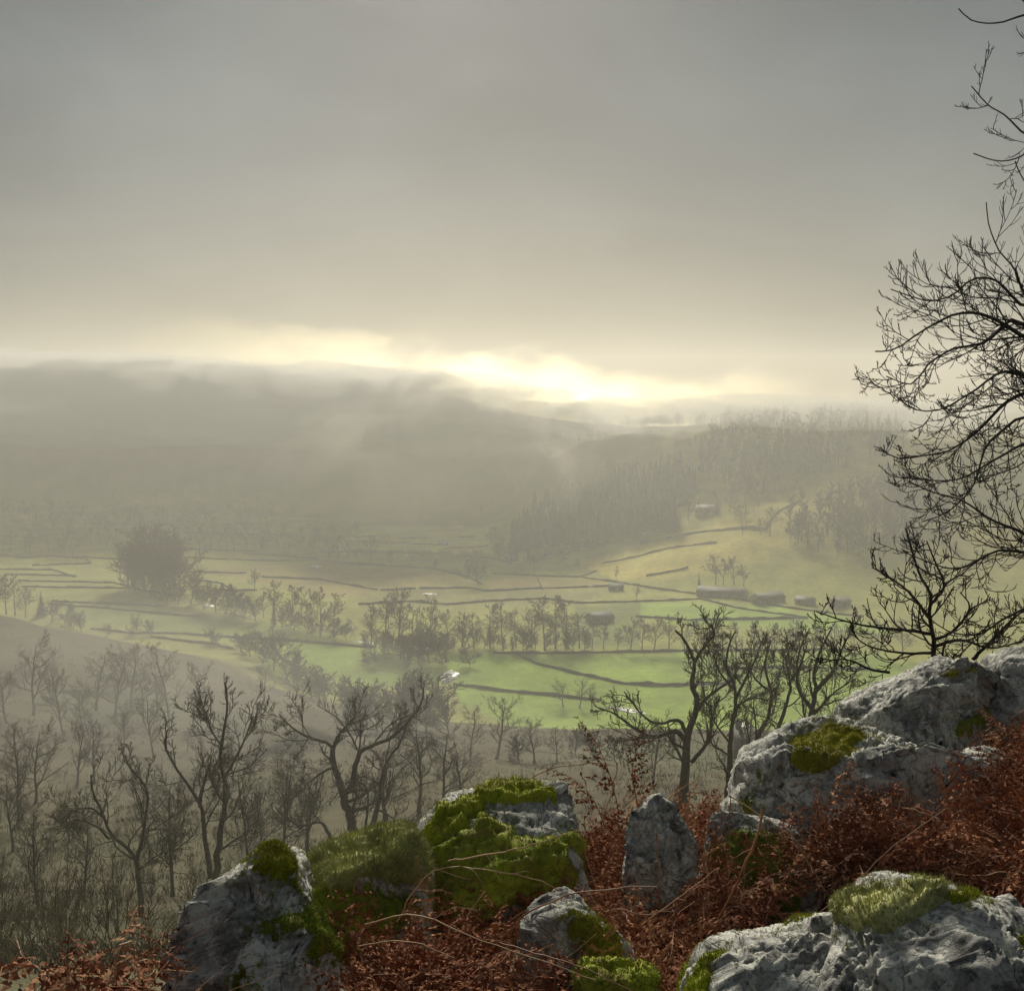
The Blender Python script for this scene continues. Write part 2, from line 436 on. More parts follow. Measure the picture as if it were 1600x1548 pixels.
for x, y, z in ((-40, -30, 104), (40, -30, 106), (0, -150, 122), (-500, -100, 130), (500, -100, 130), (0, -900, 145), (-900, -900, 145), (900, -900, 145), (-900, 200, 125), (900, 200, 120),
                (-60, 10, 90), (60, 12, 90), (-200, 60, 88), (220, 60, 84), (1200, 600, 140), (-1200, 600, 60), (1300, 1000, 130), (-1300, 1000, 125)):
    ANCH.append(np.array([x, y, z], float))
ANCH = np.array(ANCH)
_AX = ANCH[:, :2]
def _phi(r2): return np.sqrt(r2 + 2.0)
_K = _phi(((_AX[:, None] - _AX[None]) ** 2).sum(-1)) + np.eye(len(_AX)) * (-0.02)
_Pm = np.hstack([np.ones((len(_AX), 1)), _AX / 1000])
_S = np.block([[_K, _Pm], [_Pm.T, np.zeros((3, 3))]])
_W = np.linalg.solve(_S, np.concatenate([ANCH[:, 2], np.zeros(3)]))
def ground(x, y):
    x = np.asarray(x, float); y = np.asarray(y, float)
    sh = x.shape
    X = np.stack([x.ravel(), y.ravel()], -1)
    z = np.empty(len(X))
    for k in range(0, len(X), 20000):
        q = X[k:k + 20000]
        ph = _phi(((q[:, None] - _AX[None]) ** 2).sum(-1))
        z[k:k + 20000] = ph @ _W[:-3] + _W[-3] + q @ _W[-2:] / 1000
    r = np.hypot(X[:, 0], X[:, 1])
    q3 = np.stack([X[:, 0], X[:, 1], np.zeros(len(X))], -1)
    lift = np.clip(z / 25, 0.06, 1)
    z = z + fbm(q3 / 40, 3, 3) * 2.2 * np.clip((r - 20) / 60, 0, 1) * lift
    z = z + fbm(q3 / 2.2, 3, 9) * 0.16 * np.clip((r - 1) / 8, 0, 1) * np.clip(1.4 - r / 160, 0.0, 1) 
    return z.reshape(sh)
def g1(x, y): return float(ground(np.array([x]), np.array([y]))[0])
def hit(px, py, dmin=2.0, dmax=2600):
    """first point where the sight line through a photograph pixel meets the terrain"""
    D = np.geomspace(dmin, dmax, 420)
    a = at(px, py, 1.0); d = (a - [0, 0, CAMZ])
    P = np.array([0, 0, CAMZ]) + D[:, None] * d[None]
    g = ground(P[:, 0], P[:, 1])
    below = np.nonzero(P[:, 2] < g)[0]
    if len(below) == 0: return None
    k = below[0]
    if k == 0: return P[0]
    lo, hi = D[k - 1], D[k]
    Dm = np.linspace(lo, hi, 24)
    P = np.array([0, 0, CAMZ]) + Dm[:, None] * d[None]
    g = ground(P[:, 0], P[:, 1])
    b = np.nonzero(P[:, 2] < g)[0]
    p = P[b[0] if len(b) else -1].copy()
    p[2] = g1(p[0], p[1])
    return p

# ------------------------------------------------------------------ ground sheet
REG = [  # (polygon in photograph pixels, grass colour there, in one field with sunlight painted in, edge softness)
    ([(380, 1005), (470, 1002), (600, 1012), (700, 1040), (690, 1062), (560, 1085), (480, 1075), (420, 1040)], (0.225, 0.315, 0.05)),
    ([(690, 1020), (1360, 1018), (1500, 1060), (1500, 1180), (900, 1180), (720, 1100), (700, 1060)], (0.225, 0.325, 0.05)),
    ([(960, 942), (1160, 940), (1330, 966), (1400, 990), (1100, 976), (990, 966)], (0.24, 0.345, 0.055)),
    ([(80, 945), (330, 962), (560, 1000), (400, 1000), (140, 975)], (0.20, 0.245, 0.05)),
    ([(0, 895), (120, 900), (240, 930), (300, 945), (100, 940), (0, 930)], (0.225, 0.24, 0.058)),
    ([(500, 880), (680, 890), (760, 915), (640, 920), (520, 935), (380, 905), (300, 892), (420, 880)], (0.26, 0.22, 0.07)),
    ([(770, 898), (950, 908), (950, 914), (840, 920), (760, 922)], (0.27, 0.21, 0.075)),
    ([(560, 822), (770, 822), (770, 862), (520, 862)], (0.55, 0.49, 0.15)),  # patch of sunlight on this field put into its pale colour
    ([(600, 920), (950, 918), (910, 945), (700, 950), (560, 945)], (0.20, 0.195, 0.06)),
    ([(900, 880), (1090, 830), (1340, 730), (1345, 760), (1250, 800), (1230, 860), (1120, 890), (960, 905)], (0.42, 0.355, 0.075)),
    ([(900, 945), (1000, 940), (1000, 1012), (880, 1012)], (0.15, 0.185, 0.05)),
]
def ground_colour(V):
    x, y, z = V[:, 0], V[:, 1], V[:, 2]
    r = np.hypot(x, y)
    q = np.stack([x, y, np.zeros(len(x))], -1)
    n1 = fbm(q / 60, 4, 21); n2 = fbm(q / 9, 4, 31)
    c = np.empty((len(V), 3))
    c[:] = (0.255, 0.262, 0.062)                       # valley pasture
    px, py = pix(V)
    px = px + n2 * 3; py = py + n2 * 1.2
    front = y > 5
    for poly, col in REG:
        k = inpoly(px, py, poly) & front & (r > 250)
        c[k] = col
    # rough brown bent and dead bracken on the near hillside
    hill = (r < 420) & (z > 3.0) & ((x < 40) | (r < 300))
    w = np.clip((z - 3.0) / 4, 0, 1) * hill
    br = np.array([0.098, 0.080, 0.048])[None] * (1 + 0.35 * n1[:, None]) 
    gr = np.array([0.072, 0.078, 0.042])[None]
    t = np.clip(0.30 + n1 * 0.8 + n2 * 0.4, 0, 1)[:, None]
    hc = br * (1 - t) + gr * t
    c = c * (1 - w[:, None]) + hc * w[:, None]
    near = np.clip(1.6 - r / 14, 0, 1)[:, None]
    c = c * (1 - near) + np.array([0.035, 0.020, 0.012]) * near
    # woodland floor on far ridges
    far = np.clip((r - 800) / 150, 0, 1) * np.clip((z - 12) / 15, 0, 1)
    c = c * (1 - far[:, None]) + np.array([0.075, 0.075, 0.04]) * far[:, None]
    yel = np.clip((x - 60) / 120, 0, 1) * np.clip((z - 5) / 12, 0, 1) * (r > 420)
    c = c * (1 - 0.6 * yel[:, None]) + np.array([0.33, 0.28, 0.065]) * 0.6 * yel[:, None]
    c *= (1 + 0.22 * n1 + 0.14 * n2)[:, None]
    return np.clip(c, 0.005, 0.5)
def build_ground():
    dense = np.radians(np.arange(-34, 34.01, 0.18))
    coarse = np.radians(np.concatenate([np.arange(36, 180.1, 4), np.arange(-176, -35, 4)]))
    ang = np.concatenate([dense, coarse])
    rad = np.concatenate([[0.0], np.geomspace(0.8, 1650, 290)])
    nA, nR = len(ang), len(rad)
    X = np.sin(ang)[None] * rad[1:, None]; Y = np.cos(ang)[None] * rad[1:, None]
    Z = ground(X, Y)
    V = np.concatenate([[[0, 0, g1(0, 0)]], np.stack([X, Y, Z], -1).reshape(-1, 3)])
    i = np.arange(nR - 2)[:, None] * nA + np.arange(nA)[None] + 1
    j = np.arange(nR - 2)[:, None] * nA + ((np.arange(nA) + 1) % nA)[None] + 1
    quads = np.stack([i, i + nA, j + nA, j], -1).reshape(-1, 4)[:, ::-1]
    k = np.arange(nA)
    tris = np.stack([np.zeros(nA, int), k + 1, (k + 1) % nA + 1], -1)[:, ::-1]
    me = mesh_np('ground', V, quads, tris)
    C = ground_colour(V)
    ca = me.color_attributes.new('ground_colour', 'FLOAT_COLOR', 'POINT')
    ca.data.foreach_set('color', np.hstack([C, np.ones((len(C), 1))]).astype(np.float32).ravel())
    return struct(obj('ground', me, MT['ground']))
build_ground()

# ------------------------------------------------------------------ haze: the damp air that fills the valley
def box_mesh(name, lo, hi):
    lo, hi = np.array(lo, float), np.array(hi, float)
    V = np.array([[(lo, hi)[a][0], (lo, hi)[b][1], (lo, hi)[c][2]] for a in (0, 1) for b in (0, 1) for c in (0, 1)])
    Q = [(0, 1, 3, 2), (4, 6, 7, 5), (0, 4, 5, 1), (2, 3, 7, 6), (0, 2, 6, 4), (1, 5, 7, 3)]
    return mesh_np(name, V, np.array(Q), smooth=False)
def build_haze():
    m = bpy.data.materials.new('haze'); m.use_nodes = True
    nt = m.node_tree; nt.nodes.clear()
    out = nt.nodes.new('ShaderNodeOutputMaterial'); pv = nt.nodes.new('ShaderNodeVolumePrincipled')
    pv.inputs['Color'].default_value = (0.97, 0.965, 0.95, 1)
    pv.inputs['Density'].default_value = HAZE_DENSITY
    pv.inputs['Anisotropy'].default_value = HAZE_G
    nt.links.new(pv.outputs[0], out.inputs['Volume'])
    o = obj('haze', box_mesh('haze', (-1700, -1700, -30), (1700, 1700, HAZE_TOP)), m)
    o['kind'] = 'stuff'; o['label'] = 'pale damp haze filling the whole valley'
    return o
build_haze()

def build_low_cloud():
    """patches of cloud resting on the ridges: closed lumpy shells of thin even mist"""
    m = bpy.data.materials.new('cloud_mist'); m.use_nodes = True
    nt = m.node_tree; nt.nodes.clear()
    out = nt.nodes.new('ShaderNodeOutputMaterial'); pv = nt.nodes.new('ShaderNodeVolumePrincipled')
    pv.inputs['Color'].default_value = (0.93, 0.925, 0.915, 1); pv.inputs['Density'].default_value = 0.0058; pv.inputs['Anisotropy'].default_value = 0.05
    nt.links.new(pv.outputs[0], out.inputs['Volume'])
    rng = np.random.RandomState(4)
    nu, nv = 64, 32
    u = np.arange(nu) * 2 * math.pi / nu; v = np.linspace(0, math.pi, nv)
    S = np.stack([np.sin(v)[:, None] * np.cos(u)[None], np.sin(v)[:, None] * np.sin(u)[None], np.broadcast_to(np.cos(v)[:, None], (nv, nu))], -1).reshape(-1, 3)
    i = (np.arange(nv - 1) * nu)[:, None] + np.arange(nu)[None]; j = (np.arange(nv - 1) * nu)[:, None] + ((np.arange(nu) + 1) % nu)[None]
    Q = np.stack([i, i + nu, j + nu, j], -1).reshape(-1, 4)
    for k, (px, py, D, rx, ry, rz) in enumerate((
            (-60, 588, 1010, 150, 150, 24), (90, 592, 1030, 140, 150, 22), (230, 596, 1030, 130, 150, 22), (350, 600, 1030, 130, 150, 20), (470, 598, 1030, 120, 150, 20),
            (580, 606, 1020, 100, 140, 20), (690, 612, 1020, 90, 130, 19), (780, 632, 1010, 80, 130, 18), (880, 655, 1000, 80, 120, 17), (1010, 648, 940, 90, 120, 17),
            (1330, 648, 850, 90, 110, 15), (1180, 642, 900, 90, 110, 15), (1470, 650, 830, 100, 110, 16), (20, 640, 960, 160, 140, 26), (250, 655, 980, 150, 130, 24), (450, 660, 980, 130, 120, 22), (170, 600, 1000, 170, 120, 26), (620, 650, 990, 90, 100, 20), (740, 690, 960, 70, 100, 16))):
        c = at(px, py, D)
        r = 1 + 0.30 * fbm(S * 1.6 + k * 7.1, 4, 71 + k)
        V = S * r[:, None] * [rx, ry, rz]
        top = V[:, 2].max() + c[2]
        if top > HAZE_TOP - 1: V[:, 2] *= (HAZE_TOP - 1 - c[2]) / V[:, 2].max()
        o = obj('low_cloud', mesh_np('low_cloud', V, Q), m, loc=c)
        o['kind'] = 'stuff'; o['label'] = 'low cloud resting on the misty ridges'
    m3 = m.copy(); m3.name = 'added_glow_mist'  # warm mist volumes added to stand in for a shaft of sunlight
    q = [n for n in m3.node_tree.nodes if n.type == 'PRINCIPLED_VOLUME'][0]
    q.inputs['Density'].default_value = 0.00085; q.inputs['Anisotropy'].default_value = 0.70; q.inputs['Color'].default_value = (0.99, 0.95, 0.80, 1)
    for k, (px, py, D, rx, ry, rz) in enumerate(((690, 690, 880, 70, 120, 58), (640, 715, 870, 110, 120, 48), (735, 710, 850, 62, 110, 52), (670, 745, 800, 120, 120, 40), (700, 760, 760, 90, 120, 36), (610, 735, 840, 90, 120, 46), (700, 665, 930, 95, 100, 52))):
        c = at(px, py, D)
        V = S * (1 + 0.22 * fbm(S * [2.2, 2.2, 0.8] + k * 3.7, 4, 271 + k))[:, None] * [rx, ry, rz]
        V[:, 0] += 0.25 * V[:, 2]
        o = obj('light_shaft_mist', mesh_np('light_shaft_mist', V, Q), m3, loc=c)
        o['kind'] = 'stuff'; o['label'] = 'warm mist added as a shaft of sunlight over the bright field'
    m2 = m.copy(); m2.name = 'hollow_mist'
    [n for n in m2.node_tree.nodes if n.type == 'PRINCIPLED_VOLUME'][0].inputs['Density'].default_value = 0.0013
    for k, (px, py, D, rx, ry, rz) in enumerate(((120, 1180, 175, 75, 80, 22), (420, 1230, 165, 55, 70, 16), (-120, 1120, 200, 80, 80, 24))):
        c = at(px, py, D)
        V = S * (1 + 0.25 * fbm(S * 1.4 + k * 5.3, 4, 171 + k))[:, None] * [rx, ry, rz]
        o = obj('hollow_mist', mesh_np('hollow_mist', V, Q), m2, loc=c)
        o['kind'] = 'stuff'; o['label'] = 'thin mist lying in the hollow of the left slope'
build_low_cloud()

# ------------------------------------------------------------------ tubes and trees
def tubes(P, Rr, k=4):
    """P (B,n,3) polylines, Rr (B,n) radii -> vertices and quads of k-sided tubes"""
    B, n = P.shape[:2]
    T = np.gradient(P, axis=1)
    T /= np.linalg.norm(T, axis=2, keepdims=True) + 1e-12
    ref = np.where(np.abs(T[:, :1, 2:3]) > 0.8, np.array([1.0, 0, 0]), np.array([0, 0, 1.0]))
    ref = np.broadcast_to(ref, P.shape)
    U = np.cross(T, ref); U /= np.linalg.norm(U, axis=2, keepdims=True) + 1e-9
    W = np.cross(T, U)
    a = np.arange(k) * 2 * math.pi / k
    V = P[:, :, None] + Rr[:, :, None, None] * (np.cos(a)[None, None, :, None] * U[:, :, None] + np.sin(a)[None, None, :, None] * W[:, :, None])
    base = (np.arange(B) * n * k)[:, None, None] + (np.arange(n - 1) * k)[None, :, None]
    i = base + np.arange(k)[None, None]
    j = base + ((np.arange(k) + 1) % k)[None, None]
    Q = np.stack([i, j, j + k, i + k], -1).reshape(-1, 4)
    return V.reshape(-1, 3), Q
def join(parts):
    Vs, Fs, o = [], [], 0
    for V, Fc in parts:
        Vs.append(V); Fs.append(Fc + o); o += len(V)
    return np.concatenate(Vs), np.concatenate(Fs)
def nrm(v): return v / (np.linalg.norm(v, axis=-1, keepdims=True) + 1e-12)
def resample(pts, n):
    pts = np.asarray(pts, float)
    s = np.concatenate([[0], np.cumsum(np.linalg.norm(np.diff(pts, axis=0), axis=1))])
    # smooth (Catmull-Rom) resampling
    t = np.linspace(0, s[-1], n)
    k = np.clip(np.searchsorted(s, t, 'right') - 1, 0, len(pts) - 2)
    u = ((t - s[k]) / (s[k + 1] - s[k] + 1e-9))[:, None]
    p0 = pts[np.clip(k - 1, 0, None)]; p1 = pts[k]; p2 = pts[k + 1]; p3 = pts[np.clip(k + 2, None, len(pts) - 1)]
    return 0.5 * (2 * p1 + (p2 - p0) * u + (2 * p0 - 5 * p1 + 4 * p2 - p3) * u ** 2 + (3 * p1 - p0 - 3 * p2 + p3) * u ** 3)
def grow(rng, P, Rr, n_child, tmin=0.3, tmax=0.98, ang=(0.8, 0.2), lr=0.5, n=6, wig=0.15, trop=(0.0, 0.25), rr=0.6, tip=0.2, rmin=0.002, labs=None, shorten=0.55):
    B, m = P.shape[:2]
    seg = np.linalg.norm(np.diff(P, axis=1), axis=2).sum(1)
    t = (np.arange(n_child)[None] + rng.uniform(0.1, 0.9, (B, n_child))) / n_child * (tmax - tmin) + tmin
    x = t * (m - 1); k = np.clip(x.astype(int), 0, m - 2); u = (x - k)[..., None]
    bi = np.arange(B)[:, None]
    S = P[bi, k] * (1 - u) + P[bi, k + 1] * u
    pr = Rr[bi, k] * (1 - u[..., 0]) + Rr[bi, k + 1] * u[..., 0]
    T = nrm(P[bi, k + 1] - P[bi, k])
    rv = rng.normal(size=T.shape); perp = nrm(rv - (rv * T).sum(-1, keepdims=True) * T)
    a = rng.normal(ang[0], ang[1], t.shape)[..., None]
    d = nrm(np.cos(a) * T + np.sin(a) * perp)
    Ln = (seg[:, None] * lr if labs is None else labs) * (1 - shorten * (t - tmin) / (tmax - tmin)) * rng.uniform(0.6, 1.25, t.shape)
    S = S.reshape(-1, 3); d = d.reshape(-1, 3); Ln = np.broadcast_to(Ln, t.shape).reshape(-1); pr = pr.reshape(-1)
    N = len(S); st = (Ln / (n - 1))[:, None]
    out = np.empty((N, n, 3)); out[:, 0] = S
    for q in range(1, n):
        f = q / (n - 1)
        d = nrm(d + rng.normal(size=d.shape) * wig + np.array([0, 0, 1.0]) * (trop[0] * (1 - f) + trop[1] * f))
        out[:, q] = out[:, q - 1] + d * st
    r0 = np.maximum(pr * rr * rng.uniform(0.8, 1.1, N), rmin)
    rad = r0[:, None] * np.linspace(1, tip, n)[None]
    return out, np.maximum(rad, rmin * 0.7)
def tree_levels(seed, H, trunk=None, r0=None, spec='far', lean=0.05, forks=(3, 5), rmin=0.03):
    """trunk with limbs + twig crown; returns (trunk mesh parts, crown mesh parts), base at the origin"""
    rng = np.random.RandomState(seed)
    r0 = r0 or H * 0.016
    if trunk is None:
        n = 9
        z = np.linspace(0, 0.92 * H, n)
        off = np.cumsum(rng.normal(0, lean * H / n, (n, 2)), 0) + np.outer(np.linspace(0, 1, n), rng.normal(0, lean * H, 2))
        off -= off[0]
        P0 = np.hstack([off, z[:, None]])[None]
        R0 = (r0 * (1 - np.linspace(0, 1, n)) ** 0.75 + r0 * 0.10)[None]
        R0[:, 0] *= 1.35
    else:
        P0, R0 = trunk
    lv = [(P0, R0)]
    if spec == 'far':       # small in the picture
        a = grow(rng, P0, R0, 14, 0.2, 0.97, (0.92, 0.2), 0.5, 7, 0.13, (0.05, 0.14), 0.55, 0.25, rmin * 1.2)
        b = grow(rng, *a, 8, 0.2, 0.98, (0.8, 0.2), 0.48, 4, 0.14, (0.0, 0.14), 0.6, 0.3, rmin)
        c = grow(rng, *b, 8, 0.15, 1.0, (0.7, 0.25), 0.55, 3, 0.12, (0.0, 0.12), 0.6, 0.5, rmin * 0.9)
        lv += [a, b, c]
        return [(lv[0], 6), (lv[1], 4)], [(lv[2], 3), (lv[3], 3)]
    if spec == 'mid':
        a = grow(rng, P0, R0, 14, 0.2, 0.97, (0.9, 0.2), 0.52, 10, 0.17, (0.03, 0.15), 0.6, 0.2, rmin * 1.5)
        b = grow(rng, *a, 9, 0.18, 0.98, (0.8, 0.22), 0.46, 6, 0.2, (0.0, 0.17), 0.6, 0.25, rmin * 1.1)
        c = grow(rng, *b, 7, 0.15, 1.0, (0.7, 0.25), 0.52, 3, 0.18, (0.0, 0.2), 0.6, 0.4, rmin)
        d = grow(rng, *c, 4, 0.2, 1.0, (0.6, 0.25), 0.55, 2, 0.15, (0.0, 0.25), 0.7, 0.6, rmin * 0.8)
        return [((P0, R0), 8), (a, 6)], [(b, 4), (c, 3), (d, 3)]
    if spec == 'shrub':
        a = grow(rng, P0, R0, 16, 0.02, 0.9, (0.75, 0.3), 0.75, 6, 0.14, (0.05, 0.22), 0.7, 0.3, rmin * 1.3, shorten=0.35)
        b = grow(rng, *a, 10, 0.15, 0.98, (0.7, 0.25), 0.5, 4, 0.14, (0.0, 0.15), 0.6, 0.4, rmin)
        c = grow(rng, *b, 7, 0.1, 1.0, (0.6, 0.25), 0.55, 3, 0.12, (0.0, 0.15), 0.7, 0.6, rmin * 0.9)
        return [((P0, R0), 5), (a, 4)], [(b, 3), (c, 3)]
def lv_mesh(name, parts):
    V, Q = join([tubes(p, r, k) for (p, r), k in parts])
    return mesh_np(name, V, Q)
def conifer_mesh(seed, H=18.0):
    rng = np.random.RandomState(seed)
    Vs, Fs, o = [], [], 0
    lay = 15
    for i in range(lay):
        f = i / (lay - 1)
        z = H * (0.10 + 0.86 * f)
        R = H * 0.19 * (1 - f) ** 0.85 + 0.25
        nb = int(9 - 4 * f)
        a0 = rng.uniform(0, 6.28)
        for b in range(nb):
            a = a0 + b * 6.2832 / nb + rng.normal(0, 0.18)
            L = R * rng.uniform(0.7, 1.18)
            dx, dy = math.cos(a), math.sin(a)
            w = L * 0.30
            dr = -0.28 * L
            up = H * 0.045
            V = [(0, 0, z + up), (dx * L * 0.55 - dy * w, dy * L * 0.55 + dx * w, z + dr * 0.5 - 0.1 * w), (dx * L * 0.55 + dy * w, dy * L * 0.55 - dx * w, z + dr * 0.5 - 0.1 * w),
                 (dx * L, dy * L, z + dr), (dx * L * 0.5, dy * L * 0.5, z + dr * 0.35 + 0.25 * w)]
            Vs += V
            Fs += [(o, o + 1, o + 4), (o, o + 4, o + 2), (o + 1, o + 3, o + 4), (o + 4, o + 3, o + 2)]
            o += 5
    crown = (np.array(Vs), np.array(Fs))
    tr = tubes(np.array([[[0, 0, -0.3], [0, 0, H * 0.5], [0, 0, H]]]), np.array([[H * 0.016, H * 0.01, 0.03]]), 6)
    return crown, tr

LIB = {}
def build_library():
    for s in range(7):
        tr, cr = tree_levels(100 + s, 16.0, spec='far', rmin=0.055)
        LIB['far', s] = (lv_mesh('far_trunk', tr), lv_mesh('far_crown', cr))
    for s in range(5):
        tr, cr = tree_levels(200 + s, 13.0, spec='mid', rmin=0.012, lean=0.09)
        LIB['mid', s] = (lv_mesh('mid_trunk', tr), lv_mesh('mid_crown', cr))
    for s in range(5):
        tr, cr = tree_levels(300 + s, 5.0, spec='shrub', rmin=0.03, lean=0.15)
        LIB['shrub', s] = (lv_mesh('shrub_trunk', tr), lv_mesh('shrub_crown', cr))
    for s in range(4):
        (cv, cf), (tv, tf) = conifer_mesh(400 + s)
        LIB['conifer', s] = (mesh_np('conifer_trunk', tv, tf), mesh_np('conifer_crown', cv, cf, smooth=False))
    for k, (a, b) in LIB.items():
        kind = k[0]
        a.materials.append(MT['bark'])
        b.materials.append({'far': MT['twig_far'], 'mid': MT['twig'], 'shrub': MT['twig_far'], 'conifer': MT['needles']}[kind])
build_library()
NATIVE = {'far': 16.0, 'mid': 13.0, 'shrub': 5.0, 'conifer': 18.0}
_trng = random.Random(77)
def plant(kind, px, py, hpx, name, label, group=None, var=None, squash=None, cat=None, D=None, sink=0.15):
    """a tree whose foot stands on the ground at photograph pixel (px, py), hpx pixels tall there"""
    p = hit(px, py) if D is None else None
    if D is not None:
        q = at(px, HOR, D); p = np.array([q[0], D, g1(q[0], D)])
    if p is None: return None
    H = hpx * p[1] / F
    v = var if var is not None else _trng.randrange(sum(1 for k in LIB if k[0] == kind))
    a, b = LIB[kind, v]
    s = H / NATIVE[kind]
    t = thing(name, label, cat or ('shrub' if kind == 'shrub' else 'tree'), (p[0], p[1], p[2] - sink), _trng.uniform(0, 6.28), group, s)
    w = squash or _trng.uniform(0.9, 1.15)
    t.scale = (s * w, s * w, s)
    obj('trunk', a, None, t); obj('crown', b, None, t)
    return t

# ------------------------------------------------------------------ dry stone walls of the fields
WALLS = [
    ([(0, 890), (83, 891), (118, 902)], 'low field wall bending downhill, uppermost of the short walls near the left edge'),
    ([(7, 898), (111, 900)], 'short straight field wall ending under the bend of the wall above it'),
    ([(30, 908), (179, 911), (216, 921), (280, 933)], 'long field wall that bends down to the dark clump of trees'),
    ([(34, 917), (213, 920)], 'straight field wall just under the long bending one'),
    ([(51, 884), (143, 881), (135, 874), (81, 869)], 'hooked field wall folding back towards the lone tall tree'),
    ([(118, 870), (176, 874), (203, 874)], 'field wall running from the tall tree to the dark clump'),
    ([(284, 872), (432, 877), (496, 876), (612, 884)], 'long straight field wall running right from the dark clump of trees'),
    ([(290, 894), (385, 896)], 'short field wall above the lone bare tree in the brown field'),
    ([(338, 923), (402, 923)], 'short field wall at the foot of the lone bare tree'),
    ([(81, 940), (256, 948)], 'upper of the two lane walls above the left hillside'),
    ([(78, 944), (159, 950), (230, 957), (287, 962), (320, 964)], 'lower of the two lane walls above the left hillside'),
    ([(142, 983), (209, 990), (277, 990), (338, 995), (415, 999), (540, 1009), (588, 1012)], 'long field wall above the green meadow, reaching the riverside trees'),
    ([(236, 996), (338, 1008), (365, 1015)], 'field wall at the top edge of the brown hillside'),
    ([(128, 818), (182, 820)], 'faint far wall at the edge of the misty pasture'),
    ([(277, 858), (398, 862)], 'faint wall beneath the row of misty trees'),
    ([(381, 865), (500, 874)], 'faint wall slanting below the far trees towards the sunlit field'),
    ([(520, 880), (675, 889), (736, 902), (753, 914)], 'field wall curving down to the twiggy bush in the brown field'),
    ([(770, 897), (905, 902), (1040, 923)], 'long field wall running right from the twiggy bush to the foot of the hill'),
    ([(594, 923), (650, 920)], 'short field wall left of the gateway in the brown field'),
    ([(655, 920), (736, 919), (756, 924), (837, 920), (952, 916)], 'kinked field wall right of the gateway in the brown field'),
    ([(500, 862), (618, 864), (690, 866)], 'field wall along the near edge of the sunlit field'),
    ([(550, 839), (610, 839)], 'short wall across the sunlit field, first of three in line'),
    ([(628, 841), (675, 841)], 'short wall across the sunlit field, middle of three in line'),
    ([(716, 840), (743, 839)], 'short wall across the sunlit field, ending at the round lone tree'),
    ([(692, 857), (736, 856), (763, 854)], 'field wall at the foot of the round lone tree'),
    ([(905, 943), (1040, 939), (1094, 936)], 'field wall behind the stone barn, along the bright meadow'),
    ([(993, 964), (1075, 969), (1262, 966)], 'field wall along the near edge of the bright meadow'),
    ([(805, 1022), (837, 1037), (905, 1054), (972, 1068), (1040, 1072), (1150, 1068)], 'dark field wall curving across the near green meadows'),
    ([(709, 1070), (770, 1078), (837, 1084), (939, 1094)], 'lowest field wall, running right from the bend of the river'),
    ([(770, 1021), (900, 1021), (1040, 1018), (1330, 1016)], 'straight field wall under the riverside trees, above the near meadow'),
    ([(1000, 916), (1075, 927), (1161, 938), (1244, 952), (1349, 965)], 'lane wall in front of the long farm buildings'),
    ([(905, 902), (932, 893)], 'stub of wall climbing the foot of the right-hand hill'),
    ([(1000, 848), (1086, 833), (1195, 826)], 'hill wall climbing along the yellow pasture'),
    ([(0, 868), (40, 872), (80, 869)], 'faint field wall at the left edge, reaching the hooked wall'),
    ([(150, 800), (300, 803), (430, 806)], 'long faint wall along the far side of the misty pasture'),
    ([(200, 832), (330, 834), (470, 838)], 'faint wall through the middle row of misty trees'),
    ([(300, 905), (345, 912), (372, 926)], 'short wall dropping to the hedge below the dark clump'),
    ([(410, 902), (500, 906), (590, 922)], 'field wall slanting down across the brown field to the gateway'),
    ([(640, 884), (650, 866)], 'short cross wall below the sunlit field'),
    ([(560, 846), (640, 850), (700, 852)], 'thin wall through the middle of the sunlit field'),
    ([(690, 868), (760, 872), (800, 880)], 'wall leading to the small roof among bushes'),
    ([(840, 905), (848, 922)], 'short cross wall under the bare tree in front of the farmhouses'),
    ([(760, 940), (850, 936), (905, 943)], 'wall leading from the pool in the brown field to the barn'),
    ([(560, 945), (640, 940), (700, 945), (760, 940)], 'wall above the riverside trees, left of the barn'),
    ([(1094, 936), (1150, 950), (1262, 966)], 'wall dividing the bright meadow from the lane'),
    ([(1120, 1046), (1240, 1044), (1360, 1046)], 'wall seen through the twisted trees in the near meadow'),
    ([(940, 880), (1040, 858), (1120, 848)], 'lower hill wall below the climbing one on the yellow pasture'),
    ([(1195, 826), (1215, 800), (1250, 782)], 'hill wall rising beside the bare trees on the pasture'),
    ([(420, 1004), (440, 1030), (470, 1052)], 'wall at the left side of the green meadow by the dark bushes'),
    ([(1010, 900), (1075, 888)], 'short hill wall on the slope above the dark little conifer'),
]
